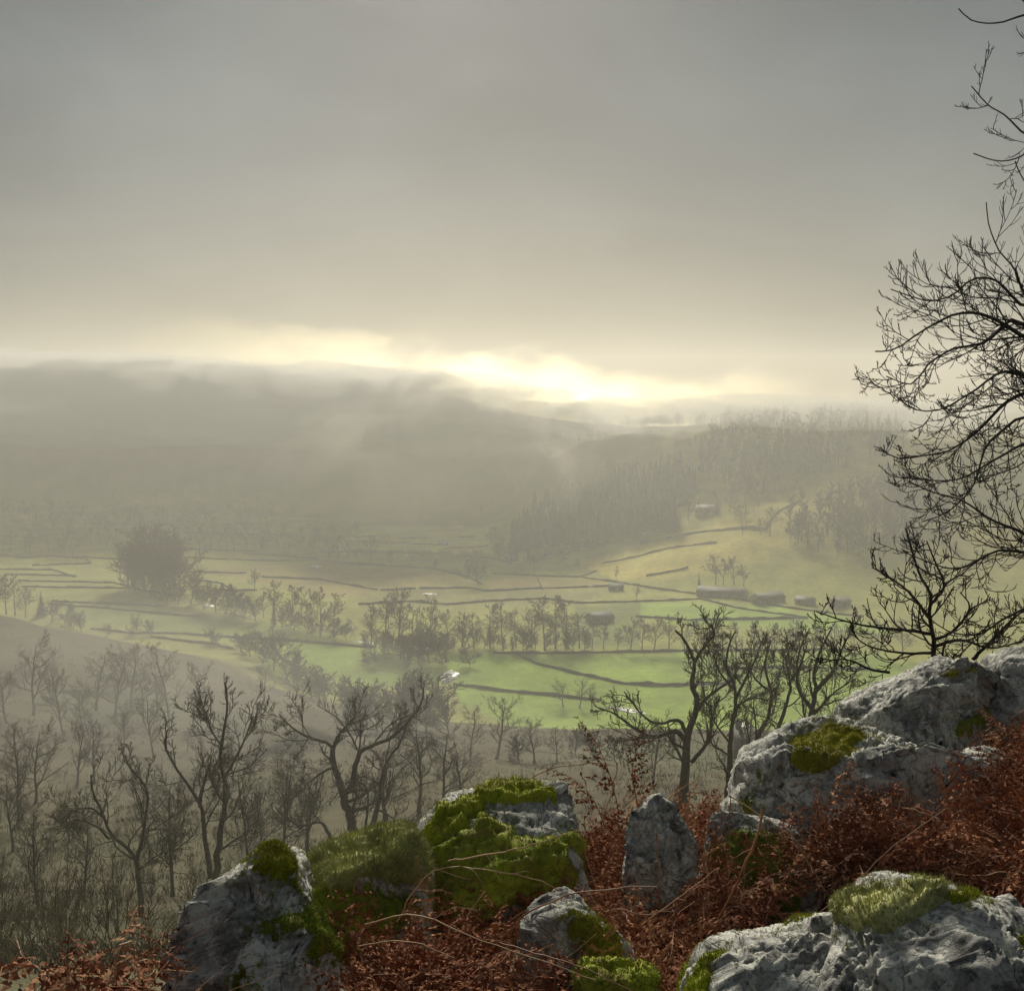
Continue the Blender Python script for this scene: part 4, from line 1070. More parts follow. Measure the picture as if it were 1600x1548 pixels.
s10 = 10.5 / F
near_levels = [dict(n_child=19, tmin=0.25, ang=(0.75, 0.25), labs=135 * s10, n=10, wig=0.12, trop=(-0.10, 0.20), rr=0.45, tip=0.45, rmin=0.8 * s10, k=4),
               dict(n_child=6, tmin=0.12, ang=(0.7, 0.2), lr=0.52, n=7, wig=0.12, trop=(-0.05, 0.26), rr=0.7, tip=0.55, rmin=0.64 * s10, k=4),
               dict(n_child=3, tmin=0.25, tmax=0.95, ang=(0.6, 0.2), lr=0.5, n=4, wig=0.08, trop=(0.0, 0.34), rr=0.8, tip=0.8, rmin=0.5 * s10, k=3)]
hero('near_bare_tree', 'dark bare tree whose budded branches reach in from the right edge', [
    ([(1840, 1300), (1830, 1100), (1815, 900), (1800, 700), (1790, 500), (1780, 300), (1770, 100), (1760, -60)], 40, 9),
    ([(1800, 610), (1700, 565), (1600, 525), (1562, 503), (1530, 490), (1490, 492), (1440, 518), (1400, 545), (1368, 549)], 9, 1.3),
    ([(1805, 560), (1700, 540), (1620, 520), (1580, 500), (1540, 535), (1490, 545), (1450, 570), (1425, 600), (1385, 588)], 8, 1.1),
    ([(1800, 660), (1700, 600), (1600, 615), (1560, 640), (1520, 680), (1480, 705), (1440, 712), (1400, 716), (1375, 698)], 8, 1.2),
    ([(1805, 860), (1700, 810), (1640, 850), (1590, 828), (1550, 812), (1500, 780), (1460, 770), (1420, 752)], 9, 1.1),
    ([(1790, 560), (1690, 490), (1610, 470), (1585, 420), (1560, 390), (1545, 350), (1541, 316)], 7, 1.0),
    ([(1790, 520), (1690, 470), (1600, 478), (1560, 440), (1520, 436), (1490, 460), (1450, 470), (1392, 452)], 7, 1.1),
    ([(1810, 960), (1700, 890), (1620, 868), (1560, 860), (1500, 888), (1450, 878), (1410, 860)], 8, 1.1),
    ([(1800, 780), (1700, 720), (1620, 690), (1560, 715), (1500, 748), (1450, 750), (1410, 745)], 7, 1.1),
    ([(1800, 640), (1700, 640), (1620, 600), (1570, 580), (1520, 612), (1470, 640), (1430, 640), (1410, 628)], 7, 1.1),
    ([(1812, 1000), (1720, 950), (1640, 940), (1580, 960), (1530, 990), (1480, 985), (1440, 955)], 7, 1.1),
    ([(1800, 700), (1690, 690), (1610, 650), (1570, 670), (1540, 700), (1520, 760), (1480, 800), (1440, 815)], 6, 1.1),
    ([(1772, 120), (1690, 70), (1630, 30), (1600, 24), (1560, 36), (1520, 33), (1498, 14)], 6, 1.1),
    ([(1775, 250), (1690, 220), (1630, 215), (1600, 208), (1570, 180), (1545, 165), (1518, 135)], 5, 1.1),
    ([(1780, 300), (1690, 265), (1620, 225), (1595, 245), (1560, 252), (1521, 240)], 5, 1.1),
    ([(1785, 400), (1680, 350), (1615, 300), (1594, 272), (1586, 252)], 4, 1.0)],
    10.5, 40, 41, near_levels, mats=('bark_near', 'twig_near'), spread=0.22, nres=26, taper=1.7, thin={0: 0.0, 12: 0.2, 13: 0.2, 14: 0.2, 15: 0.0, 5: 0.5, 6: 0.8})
s12 = 12 / F
small_levels = [dict(n_child=8, tmin=0.15, ang=(0.75, 0.25), labs=80 * s12, n=9, wig=0.16, trop=(-0.05, 0.25), rr=0.6, tip=0.5, rmin=0.9 * s12, k=4),
                dict(n_child=5, tmin=0.15, ang=(0.7, 0.2), lr=0.5, n=6, wig=0.14, trop=(0.0, 0.3), rr=0.75, tip=0.6, rmin=0.7 * s12, k=4),
                dict(n_child=3, tmin=0.3, tmax=0.95, ang=(0.6, 0.2), lr=0.5, n=4, wig=0.1, trop=(0.0, 0.35), rr=0.85, tip=0.8, rmin=0.6 * s12, k=3)]
hero('thorn_tree', 'small crooked dark tree growing just behind the top of the rock outcrop', [
    ([(1462, 1110), (1460, 1050), (1459, 1000), (1452, 965), (1455, 930), (1438, 900), (1428, 870), (1416, 825)], 7, 1.3),
    ([(1452, 965), (1425, 930), (1395, 905), (1362, 886)], 3.6, 1.1), ([(1454, 945), (1475, 915), (1462, 880), (1448, 845)], 3.6, 1.1),
    ([(1458, 990), (1420, 985), (1370, 980), (1320, 970), (1275, 955)], 3.8, 1.1), ([(1459, 1000), (1490, 985), (1515, 950), (1500, 925)], 3.6, 1.1),
    ([(1460, 1010), (1500, 1000), (1550, 1012), (1600, 1000)], 3.6, 1.2), ([(1460, 1020), (1410, 1020), (1360, 1010), (1330, 990)], 3.2, 1.0),
    ([(1390, 1050), (1360, 1045), (1320, 1030), (1285, 1035)], 3.0, 1.0), ([(1520, 1030), (1560, 990), (1590, 960), (1620, 950)], 4, 1.2)],
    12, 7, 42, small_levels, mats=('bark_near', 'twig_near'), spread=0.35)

# ------------------------------------------------------------------ woods that read as one mass
def merged_wood(name, label, spots, kinds, mat, seed):
    """many small trees in one mesh: spots = list of (x, y, height)"""
    rng = np.random.RandomState(seed)
    Vs, Qs, Ts, o = [], [], [], 0
    cache = {}
    for (x, y, h) in spots:
        k = kinds[rng.randint(len(kinds))]
        if k not in cache:
            outp = []
            for me in LIB[k]:
                co = np.empty(len(me.vertices) * 3, np.float32); me.vertices.foreach_get('co', co)
                li = np.empty(len(me.loops), np.int32); me.loops.foreach_get('vertex_index', li)
                n = me.polygons[0].loop_total
                outp.append((co.reshape(-1, 3), li.reshape(-1, n)))
            cache[k] = outp
        s = h / NATIVE[k[0]]; a = rng.uniform(0, 6.28); c, sn = math.cos(a), math.sin(a)
        z = g1(x, y)
        for co, fc in cache[k]:
            w = s * rng.uniform(0.9, 1.2)
            V = np.stack([(co[:, 0] * c - co[:, 1] * sn) * w + x, (co[:, 0] * sn + co[:, 1] * c) * w + y, co[:, 2] * s + z - 0.2], -1)
            Vs.append(V); (Qs if fc.shape[1] == 4 else Ts).append(fc + o); o += len(V)
    fs = [np.concatenate(a) for a in (Qs, Ts) if a]
    ob = obj(name, mesh_np(name, np.concatenate(Vs), *fs, smooth=False), mat)
    ob['kind'] = 'stuff'; ob['label'] = label; ob['category'] = 'wood'
    return ob
def wood_spots(poly, n, h, seed):
    rng = np.random.RandomState(seed)
    poly = np.array(poly, float); lo, hi = poly.min(0), poly.max(0)
    r = []
    while len(r) < n:
        px, py = rng.uniform(lo, hi)
        if not inpoly(np.array(px), np.array(py), poly): continue
        p = hit(px, py)
        if p is None or p[1] > 1500: 
            n -= 1
            continue
        r.append((p[0], p[1], rng.uniform(*h)))
    return r
def small_lib():
    for s in range(3):
        rng = np.random.RandomState(900 + s)
        P0 = np.array([[[0, 0, 0], [0.1, 0, 5], [0, 0.2, 9], [0.2, 0, 13.5]]]) ; R0 = np.array([[0.3, 0.24, 0.16, 0.08]])
        a = grow(rng, P0, R0, 12, 0.2, 0.97, (0.8, 0.2), 0.42, 3, 0.13, (0.05, 0.18), 0.6, 0.3, 0.14)
        b = grow(rng, *a, 8, 0.2, 1.0, (0.7, 0.25), 0.5, 2, 0.12, (0.0, 0.15), 0.65, 0.6, 0.18)
        LIB['wood', s] = (lv_mesh('wood_trunk', [((P0, R0), 4), (a, 3)]), lv_mesh('wood_crown', [(b, 3)]))
        rng = np.random.RandomState(950 + s)
        n = 26; Vs = []
        for i in range(n):
            f = i / n; z = 18 * (0.08 + 0.9 * f); R = 3.3 * (1 - f) ** 0.85 + 0.25; nb = 4
            a0 = rng.uniform(0, 6.28)
            for b_ in range(nb):
                an = a0 + b_ * 1.571 + rng.normal(0, 0.2); L = R * rng.uniform(0.7, 1.2); dx, dy = math.cos(an), math.sin(an); w = 0.42 * L + 0.1
                Vs.append([(0, 0, z + 0.9), (dx * L * 0.6 - dy * w, dy * L * 0.6 + dx * w, z - 0.2 * L), (dx * L, dy * L, z - 0.3 * L), (dx * L * 0.6 + dy * w, dy * L * 0.6 - dx * w, z - 0.2 * L)])
        V = np.array(Vs).reshape(-1, 3); Q = np.arange(len(V)).reshape(-1, 4)
        tv, tf = tubes(np.array([[[0, 0, -0.3], [0, 0, 9], [0, 0, 18.0]]]), np.array([[0.3, 0.2, 0.03]]), 4)
        LIB['cwood', s] = (mesh_np('cw_trunk', tv, tf), mesh_np('cw_crown', V, Q, smooth=False))
    NATIVE['wood'] = 16.0; NATIVE['cwood'] = 18.0
small_lib()
W3 = [('wood', i) for i in range(3)]; C3 = [('cwood', i) for i in range(3)]
merged_wood('conifer_wood', 'dark conifer plantation on the spur above the farmhouses', wood_spots([(795, 866), (810, 838), (870, 812), (960, 800), (1050, 806), (1062, 826), (960, 846), (900, 862)], 230, (15, 22), 51), C3, MT['needles'], 1)
merged_wood('upper_conifer_wood', 'misty conifer wood higher up behind the plantation', wood_spots([(830, 800), (930, 760), (1060, 735), (1090, 770), (1060, 800), (900, 805)], 240, (13, 20), 52), C3 + W3[:1], MT['needles'], 2)
merged_wood('hill_wood', 'bare wood covering the crest of the right-hand hill', wood_spots([(1085, 745), (1100, 690), (1180, 665), (1400, 660), (1420, 700), (1320, 735), (1230, 765), (1160, 790)], 260, (13, 19), 53), W3 + C3[:1], MT['twig_far'], 3)
merged_wood('slope_wood', 'dark bare wood on the slope right of the hill pasture', wood_spots([(1228, 800), (1300, 782), (1400, 755), (1480, 770), (1480, 850), (1400, 872), (1300, 872), (1235, 850)], 260, (11, 17), 54), W3, MT['twig_far'], 4)
def crest_spots(p0, p1, n, h, seed, back=140, front=30):
    """trees along the skyline that the ground makes between two picture columns"""
    rng = np.random.RandomState(seed); r = []
    for _ in range(n):
        px = rng.uniform(p0, p1)
        D = np.linspace(650, 1400, 180); x = (px - 800) / F * D / cp
        g = ground(x, D); k = int(np.argmax((g - CAMZ) / D))
        d = D[k] - front + rng.rand() ** 1.5 * -back + rng.uniform(0, front * 1.5)
        xx = (px - 800) / F * d / cp
        r.append((xx, d, rng.uniform(*h)))
    return r
merged_wood('ridge_wood', 'misty woods along the ridges that close the valley', crest_spots(640, 880, 60, (6, 11), 55, 240, 60) + crest_spots(900, 1480, 240, (9, 16), 56, 160), W3, MT['twig_far'], 5)
row('conifer', [(806, 852, 42), (822, 842, 46), (840, 834, 50), (858, 832, 48), (902, 826, 48), (920, 826, 58), (932, 824, 64), (944, 826, 60), (960, 824, 60), (986, 826, 56), (1005, 828, 56), (1024, 830, 62), (1040, 830, 60), (1052, 832, 50)],
    'spruce', 'pointed spruce on the front edge of the plantation, {o} from the left', 'spruces at the plantation edge', cat='conifer')
row('far', [(1075, 812, 40), (1120, 806, 40), (1140, 800, 48), (1165, 796, 50), (1185, 792, 46), (1150, 812, 30)], 'bare_tree', 'tree around the pale hill house, {o} from the left', 'trees around the hill house')

# ------------------------------------------------------------------ foreground rocks
def star_radius(poly2, n):
    """radius of a closed 2-D outline (already relative to its centre) for n angles"""
    poly2 = np.asarray(poly2, float)
    m = len(poly2); R = []
    for i in range(m):
        p0, p1, p2, p3 = poly2[i - 1], poly2[i], poly2[(i + 1) % m], poly2[(i + 2) % m]
        for q in range(10):
            u = q / 10
            R.append(0.5 * (2 * p1 + (p2 - p0) * u + (2 * p0 - 5 * p1 + 4 * p2 - p3) * u * u + (3 * p1 - p0 - 3 * p2 + p3) * u ** 3))
    R = np.array(R)
    a = np.arctan2(R[:, 1], R[:, 0]); r = np.hypot(R[:, 0], R[:, 1])
    k = np.argsort(a); a, r = a[k], r[k]
    th = np.linspace(-math.pi, math.pi, n, endpoint=False)
    return th, np.interp(th, np.concatenate([[a[-1] - 2 * math.pi], a, [a[0] + 2 * math.pi]]), np.concatenate([[r[-1]], r, [r[0]]]))
def vnormals(V, Q):
    n = np.zeros_like(V)
    fn = np.cross(V[Q[:, 2]] - V[Q[:, 0]], V[Q[:, 3]] - V[Q[:, 1]])
    for c in range(4): np.add.at(n, Q[:, c], fn)
    return nrm(n)
_CS = {}
def cube_sphere(n):
    if n in _CS: return _CS[n]
    a = np.tan(np.linspace(-math.pi / 4, math.pi / 4, n + 1))
    A_, B_ = np.meshgrid(a, a, indexing='ij'); one = np.ones_like(A_)
    Vs, Qs, o = [], [], 0
    for f in ((one, A_, B_), (-one, B_, A_), (B_, one, A_), (A_, -one, B_), (A_, B_, one), (B_, A_, -one)):
        Vs.append(np.stack(f, -1).reshape(-1, 3))
        i = np.arange(n)[:, None] * (n + 1) + np.arange(n)[None] + o
        Qs.append(np.stack([i, i + n + 1, i + n + 2, i + 1], -1).reshape(-1, 4)); o += (n + 1) ** 2
    V = np.concatenate(Vs); Q = np.concatenate(Qs)
    V = nrm(V)
    _, idx, inv = np.unique(np.round(V, 5), axis=0, return_index=True, return_inverse=True)
    _CS[n] = (V[idx], inv.reshape(-1)[Q])
    return _CS[n]
def rock(name, label, outline, D, depth, seed, lean=0.45, e=0.72, cuts=7, strata=0.016, rough=0.022, moss=(), nn=54, cat='rock', group=None, mat='rock', crack=0.028, sdir=(0.25, 0.35, 0.9), sfreq=9.0, chips=(11, 80)):
    rng = np.random.RandomState(seed)
    ol = np.array(outline, float); e = max(e, 0.86)
    mid = (ol.min(0) + ol.max(0)) / 2
    c = at(mid[0], mid[1], D)
    fw = nrm(c - [0, 0, CAMZ]); rt = nrm(np.cross(fw, [0, 0, 1])); up = np.cross(rt, fw)
    sc = np.linalg.norm(c - [0, 0, CAMZ]) / math.hypot(F, math.hypot(mid[0] - 800, mid[1] - 774))
    W2 = (ol - mid) * [sc, -sc]
    size = np.ptp(W2, axis=0).max()
    th, rad = star_radius(W2, 360)
    S, Q = cube_sphere(nn)
    rho = np.hypot(S[:, 0], S[:, 2]); ang = np.arctan2(S[:, 2], S[:, 0])
    rr_ = np.interp(ang, np.append(th, math.pi), np.append(rad, rad[0]))
    w = np.clip(rho * 1.15, 0, 1); w = w * w * (3 - 2 * w)
    rr_ = rad.mean() + (rr_ - rad.mean()) * w
    V = np.stack([rr_ * np.cos(ang) * rho ** e, np.sign(S[:, 1]) * np.abs(S[:, 1]) ** e * depth, rr_ * np.sin(ang) * rho ** e], -1)
    V[:, 1] += lean * V[:, 2]
    for q in range(cuts):          # broken faces: flatten what sticks out past a few random planes
        n = nrm(rng.normal(size=3) * [0.75, 0.5, 0.65] + [0, -1.25, 0.2])
        d = V @ n
        lim = d.max() * rng.uniform(0.72, 0.92)
        V[:, 1] -= np.maximum(d - lim, 0) * 0.9 / min(n[1], -0.35)
    nd = vnormals(V, Q)
    if nd[np.argmin(V[:, 1])][1] > 0: nd = -nd
    def chip(V, K, wgt, jit, off):  # joint-bounded facets
        k = rng.choice(len(V), K, replace=False)
        S = V[k]; n = nrm(nd[k] + rng.normal(size=(K, 3)) * jit)
        Pw = V + fbm(V / size * 9 + seed, 3, seed + 77)[:, None] * 0.04 * size
        d2 = ((Pw[:, None] - S[None]) ** 2).sum(-1)
        a = np.argmin(d2, 1)
        h = ((V - S[a]) * n[a]).sum(1) + rng.uniform(-1, 1, K)[a] * off * size
        h = np.clip(h, -0.11 * size, 0.11 * size) * np.clip(np.abs(nd[:, 1]) * 1.8, 0.12, 1)
        return V - n[a] * (h * wgt)[:, None]
    V = chip(V, chips[0], 0.85, 0.10, 0.012)
    V = chip(V, chips[1], 0.55, 0.22, 0.006)
    P = V / size
    sn = nrm(np.array(sdir, float))
    s = P @ sn * sfreq + 0.8 * fbm(P * 2.2 + seed, 3, seed + 3)
    saw = (s - np.floor(s)); led = np.clip(np.minimum(saw * 1.4, (1 - saw) * 7), 0, 1)
    P2 = P + sn[None] * (P @ sn)[:, None] * 1.2
    disp = rough * fbm(P * 2.6 + seed * 1.7, 3, seed) + strata * (led - 0.5) + 0.009 * fbm(P * 7, 5, seed + 21, 0.62) + 0.008 * fbm(P * 34, 4, seed + 31, 0.68)
    cr = np.exp(-(fbm(P * 2.1 + 7.7 + seed, 5, seed + 41) / 0.022) ** 2) + 0.7 * np.exp(-(fbm(P2 * 3.2 + 1.7 + seed, 5, seed + 43) / 0.028) ** 2)
    pits = np.clip(fbm(P * 17 + seed, 3, seed + 51) - 0.35, 0, 1)
    disp = disp - crack * cr - 0.03 * pits
    V = V + nd * (disp * size)[:, None]
    V = V[:, :1] * rt + V[:, 1:2] * fw + V[:, 2:3] * up
    t = thing(name, label, cat, c, 0, group) if moss else None
    body = mesh_np('stone', V, Q)
    if moss:
        obj('stone', body, MT[mat], t)
    else:
        t = tag(obj(name, body, MT[mat], loc=c), label, cat, group)
    N = vnormals(V, Q)
    Ns = nrm(nd[:, :1] * rt + nd[:, 1:2] * fw + nd[:, 2:3] * up)
    if (N[np.argmin(V @ fw)] * fw).sum() > 0: N = -N
    for mi, mo in enumerate(moss):
        moss_patch(t, V, Q, nrm(N * 0.5 + Ns), c, size, seed * 13 + mi, Ns=Ns, **mo)
    return t
def blades(rng, B, N, L, w, spread=0.6, up=0.35, bend=0.3):
    """one thin blade per base point"""
    n = len(B)
    d = nrm(N + rng.normal(size=(n, 3)) * spread + [0, 0, up])
    side = nrm(np.cross(d, rng.normal(size=(n, 3))))
    L = L[:, None]; w = w[:, None]
    tip = B + d * L + rng.normal(size=(n, 3)) * L * bend * 0.6
    V = np.stack([B - side * w, B + side * w, tip], 1)
    return V.reshape(-1, 3), np.arange(n * 3).reshape(-1, 3)
def moss_patch(parent, V, Q, N, c, size, seed, poly, thick=0.02, mat='moss', n=7000, L=0.012, w=0.0016, edge=10.0, name='moss', spread=0.6, up=0.35, Ns=None):
    rng = np.random.RandomState(seed)
    px, py = pix(V + c)
    nz = fbm(V * 9 / max(size, 0.3) + seed, 4, seed % 97)
    qx = px + nz * edge * 1.6; qy = py + fbm(V * 9 / max(size, 0.3) + seed + 50, 4, seed % 89) * edge
    view = nrm(-(V + c - np.array([0, 0, CAMZ])))
    face = (Ns * view).sum(1) > -0.35
    ins = inpoly(qx, qy, poly) & face
    fm = ins[Q].all(1)
    Qm = Q[fm]
    if len(Qm) < 4: return
    used, inv = np.unique(Qm.ravel(), return_inverse=True)
    Qm2 = inv.reshape(-1, 4)
    Vm, Nm = V[used], N[used]
    # thinner towards the rim of the patch
    cnt = np.zeros(len(used)); np.add.at(cnt, Qm2.ravel(), 1)
    rim = (cnt < 4).astype(float)
    for _ in range(7):
        acc = np.zeros(len(used)); ct = np.zeros(len(used))
        mean = rim[Qm2].mean(1)
        for q in range(4): np.add.at(acc, Qm2[:, q], mean); np.add.at(ct, Qm2[:, q], 1)
        rim = np.maximum(acc / np.maximum(ct, 1), (cnt < 4) * 1.0)
    body = 1 - np.clip(rim * 1.3, 0, 1)
    for _ in range(8):
        acc = np.zeros_like(Vm); ct = np.zeros(len(used)); mean = Vm[Qm2].mean(1)
        for q in range(4): np.add.at(acc, Qm2[:, q], mean); np.add.at(ct, Qm2[:, q], 1)
        sm = acc / ct[:, None]
        Vm = Vm + (sm - Vm) * (0.8 * np.clip(body, 0, 1))[:, None]
    clump = 0.55 + 0.9 * np.clip(0.5 + fbm(Vm * 22, 3, seed + 5), 0, 1) + 0.25 * fbm(Vm * 70, 2, seed + 6)
    Vm = Vm + Nm * (thick * (body * clump) - 0.002 + 0.003 * body)[:, None]
    fa = np.linalg.norm(np.cross(Vm[Qm2[:, 2]] - Vm[Qm2[:, 0]], Vm[Qm2[:, 3]] - Vm[Qm2[:, 1]]), axis=1)
    f = rng.choice(len(Qm2), n, p=fa / fa.sum())
    u = rng.dirichlet((1, 1, 1, 1), n)
    B = (Vm[Qm2[f]] * u[..., None]).sum(1); Nb = nrm((Nm[Qm2[f]] * u[..., None]).sum(1))
    ln = L * rng.uniform(0.5, 1.5, n); ww = w * rng.uniform(0.7, 1.4, n)
    ex = px + nz * edge * 1.6 + fbm(V * 30, 3, seed % 53) * edge * 4.5; ey = py + fbm(V * 30 + 9, 3, seed % 59) * edge * 3.5
    far_ = np.nonzero(inpoly(ex, ey, poly) & ~ins & face)[0]
    if len(far_) > 10:
        k = rng.choice(far_, int(n * 0.30))
        B = np.concatenate([B, V[k] + rng.normal(0, 0.004, (len(k), 3))]); Nb = np.concatenate([Nb, N[k]])
        ln = np.concatenate([ln, L * rng.uniform(0.3, 0.9, len(k))]); ww = np.concatenate([ww, w * rng.uniform(0.7, 1.4, len(k))])
    bv, bt = blades(rng, B - Nb * 0.002, Nb, ln, ww, spread, up)
    o = len(Vm)
    me = mesh_np(name, np.concatenate([Vm, bv]), Qm2, bt + o)
    obj(name, me, MT[mat], parent)

RK = {}
RK['left'] = [(262, 1720), (275, 1560), (283, 1500), (303, 1440), (318, 1395), (350, 1372), (383, 1352), (400, 1334), (440, 1329), (470, 1338), (486, 1360), (488, 1420), (500, 1470), (520, 1540), (530, 1720)]
rock('boulder', 'blocky grey boulder with a moss cap, left of the turf bank', RK['left'], 3.4, 0.30, 11, lean=0.25, e=0.6, moss=[
    dict(poly=[(383, 1380), (392, 1345), (402, 1325), (450, 1322), (478, 1345), (470, 1362), (452, 1380), (430, 1395), (405, 1372)], thick=0.022, n=9000, mat='moss'),
    dict(poly=[(388, 1440), (420, 1425), (460, 1415), (500, 1400), (530, 1440), (530, 1500), (470, 1500), (480, 1465), (440, 1482), (410, 1465)], thick=0.02, n=9000, mat='moss_dark'),
    dict(poly=[(362, 1560), (370, 1508), (385, 1512), (395, 1560)], thick=0.015, n=2500, mat='moss')])
RK['turf'] = [(478, 1560), (478, 1400), (490, 1350), (520, 1332), (560, 1312), (600, 1300), (640, 1300), (665, 1330), (668, 1400), (650, 1560)]
rock('turf_bank', 'low bank of grey-green turf and moss between the two mossy boulders', RK['turf'], 4.35, 0.35, 12, lean=0.5, e=0.9, cuts=2, crack=0.01, strata=0.0, rough=0.06, cat='turf bank', moss=[
    dict(poly=[(470, 1420), (480, 1330), (560, 1295), (650, 1285), (680, 1340), (670, 1400), (560, 1400)], thick=0.02, n=15000, L=0.024, w=0.0013, mat='turf', name='turf', spread=0.5, up=0.5),
    dict(poly=[(470, 1390), (560, 1370), (640, 1385), (660, 1430), (600, 1490), (470, 1540)], thick=0.025, n=11000, L=0.016, mat='moss_dark')])
RK['mossy'] = [(622, 1480), (624, 1360), (630, 1325), (645, 1300), (670, 1272), (710, 1245), (760, 1232), (820, 1224), (850, 1220), (882, 1226), (893, 1260), (900, 1300), (905, 1380), (900, 1480)]
rock('boulder', 'rounded boulder almost covered in thick bright moss, beyond the turf bank', RK['mossy'], 4.9, 0.42, 13, lean=0.5, e=0.8, cuts=4, moss=[
    dict(poly=[(655, 1340), (650, 1300), (690, 1258), (745, 1228), (830, 1215), (855, 1222), (882, 1248), (872, 1262), (820, 1256), (765, 1266), (735, 1300), (690, 1325)], thick=0.03, n=12000, mat='moss'),
    dict(poly=[(648, 1400), (655, 1320), (700, 1310), (735, 1280), (755, 1262), (772, 1276), (800, 1284), (822, 1296), (850, 1302), (910, 1290), (910, 1460), (640, 1460)], thick=0.035, n=16000, mat='moss_dark')])
RK['stand'] = [(964, 1480), (970, 1400), (976, 1345), (985, 1302), (998, 1266), (1012, 1248), (1028, 1243), (1046, 1254), (1062, 1282), (1078, 1312), (1086, 1340), (1074, 1372), (1058, 1400), (1050, 1480)]
rock('standing_stone', 'small upright pointed stone leaning among the red bracken', RK['stand'], 4.6, 0.14, 14, lean=0.12, e=0.78, cuts=9, strata=0.02, sdir=(0.95, 0.1, 0.25), sfreq=6, nn=50)
RK['small'] = [(812, 1560), (816, 1450), (826, 1420), (860, 1402), (895, 1400), (930, 1430), (965, 1455), (985, 1480), (990, 1540)]
rock('rock', 'small pale-spotted rock with a mossy shoulder in the middle of the bracken', RK['small'], 3.9, 0.2, 15, lean=0.5, moss=[
    dict(poly=[(868, 1440), (885, 1415), (925, 1432), (970, 1462), (985, 1490), (940, 1510), (905, 1520), (905, 1480), (880, 1462)], thick=0.022, n=7000, mat='moss')], nn=50)
RK['low'] = [(900, 1640), (905, 1530), (920, 1510), (960, 1505), (990, 1515), (1020, 1530), (1030, 1640)]
rock('rock', 'low moss-covered rock at the bottom edge below the small pale-spotted rock', RK['low'], 3.45, 0.18, 16, lean=0.5, e=0.9, moss=[
    dict(poly=[(895, 1640), (900, 1500), (1030, 1500), (1035, 1640)], thick=0.02, n=7000, mat='moss_dark')], nn=44)
RK['slabL'] = [(1060, 1760), (1075, 1560), (1095, 1502), (1140, 1474), (1200, 1460), (1245, 1436), (1290, 1424), (1320, 1425), (1340, 1450), (1350, 1560), (1350, 1760)]
rock('boulder', 'grooved grey slab at the bottom with a green moss flank on its left', RK['slabL'], 3.1, 0.4, 17, lean=0.55, e=0.65, cuts=3, chips=(7, 45), strata=0.012, sdir=(-0.25, 0.5, 0.8), sfreq=5, moss=[
    dict(poly=[(1055, 1760), (1070, 1545), (1090, 1490), (1140, 1465), (1168, 1470), (1135, 1495), (1118, 1530), (1112, 1600), (1110, 1760)], thick=0.03, n=9000, mat='moss'),
    dict(poly=[(1190, 1462), (1240, 1430), (1285, 1418), (1275, 1430), (1235, 1446)], thick=0.014, n=2500, mat='moss')])
RK['slabR'] = [(1285, 1760), (1290, 1560), (1296, 1500), (1310, 1450), (1330, 1410), (1380, 1392), (1450, 1392), (1530, 1396), (1575, 1405), (1592, 1430), (1600, 1470), (1640, 1500), (1700, 1560), (1700, 1760)]
rock('boulder', 'broad grey boulder in the bottom right corner with a tuft of turf on top', RK['slabR'], 2.95, 0.45, 58, lean=0.6, e=0.68, cuts=3, chips=(8, 50), strata=0.010, sdir=(-0.3, 0.4, 0.85), sfreq=4.5, nn=74, moss=[
    dict(poly=[(1300, 1450), (1315, 1405), (1370, 1375), (1440, 1378), (1500, 1390), (1460, 1430), (1400, 1455), (1340, 1470)], thick=0.035, n=15000, L=0.014, w=0.0012, mat='turf', name='turf', up=0.6),
    dict(poly=[(1450, 1440), (1480, 1395), (1530, 1390), (1535, 1402), (1490, 1425), (1460, 1440)], thick=0.02, n=4000, mat='moss'),
    dict(poly=[(1585, 1462), (1600, 1450), (1625, 1480), (1600, 1490)], thick=0.02, n=1200, mat='moss')])
RK['corner'] = [(1545, 1560), (1540, 1470), (1550, 1420), (1575, 1408), (1600, 1425), (1640, 1460), (1660, 1560)]
rock('rock', 'small dark rock tucked behind the broad boulder at the right edge', RK['corner'], 3.35, 0.2, 28, lean=0.5, nn=40)
RK['slab'] = [(1148, 1345), (1146, 1240), (1150, 1210), (1165, 1188), (1200, 1172), (1225, 1146), (1290, 1126), (1340, 1132), (1390, 1152), (1440, 1164), (1490, 1160), (1540, 1156), (1562, 1175), (1560, 1205), (1570, 1260), (1580, 1345), (1350, 1370)]
rock('outcrop_slab', 'large pale lower slab of the outcrop with a golden moss cushion', RK['slab'], 6.1, 0.75, 19, lean=0.8, e=0.7, cuts=7, strata=0.02, sdir=(-0.1, 0.2, 0.95), sfreq=6.5, nn=74, moss=[
    dict(poly=[(1222, 1198), (1232, 1165), (1245, 1142), (1290, 1128), (1335, 1136), (1372, 1150), (1345, 1165), (1320, 1190), (1285, 1208), (1250, 1206)], thick=0.03, n=12000, L=0.018, mat='moss_gold'),
    dict(poly=[(1428, 1168), (1450, 1158), (1475, 1162), (1470, 1185), (1448, 1190)], thick=0.02, n=2500, mat='moss_dark'),
    dict(poly=[(1150, 1278), (1155, 1238), (1178, 1235), (1185, 1262), (1165, 1285)], thick=0.02, n=2500, mat='moss_dark'),
    dict(poly=[(1190, 1222), (1194, 1206), (1206, 1208), (1204, 1226)], thick=0.015, n=600, mat='moss')])
RK['upper'] = [(1318, 1230), (1316, 1120), (1330, 1100), (1360, 1080), (1400, 1060), (1448, 1032), (1490, 1026), (1535, 1032), (1540, 1060), (1532, 1100), (1530, 1150), (1540, 1230)]
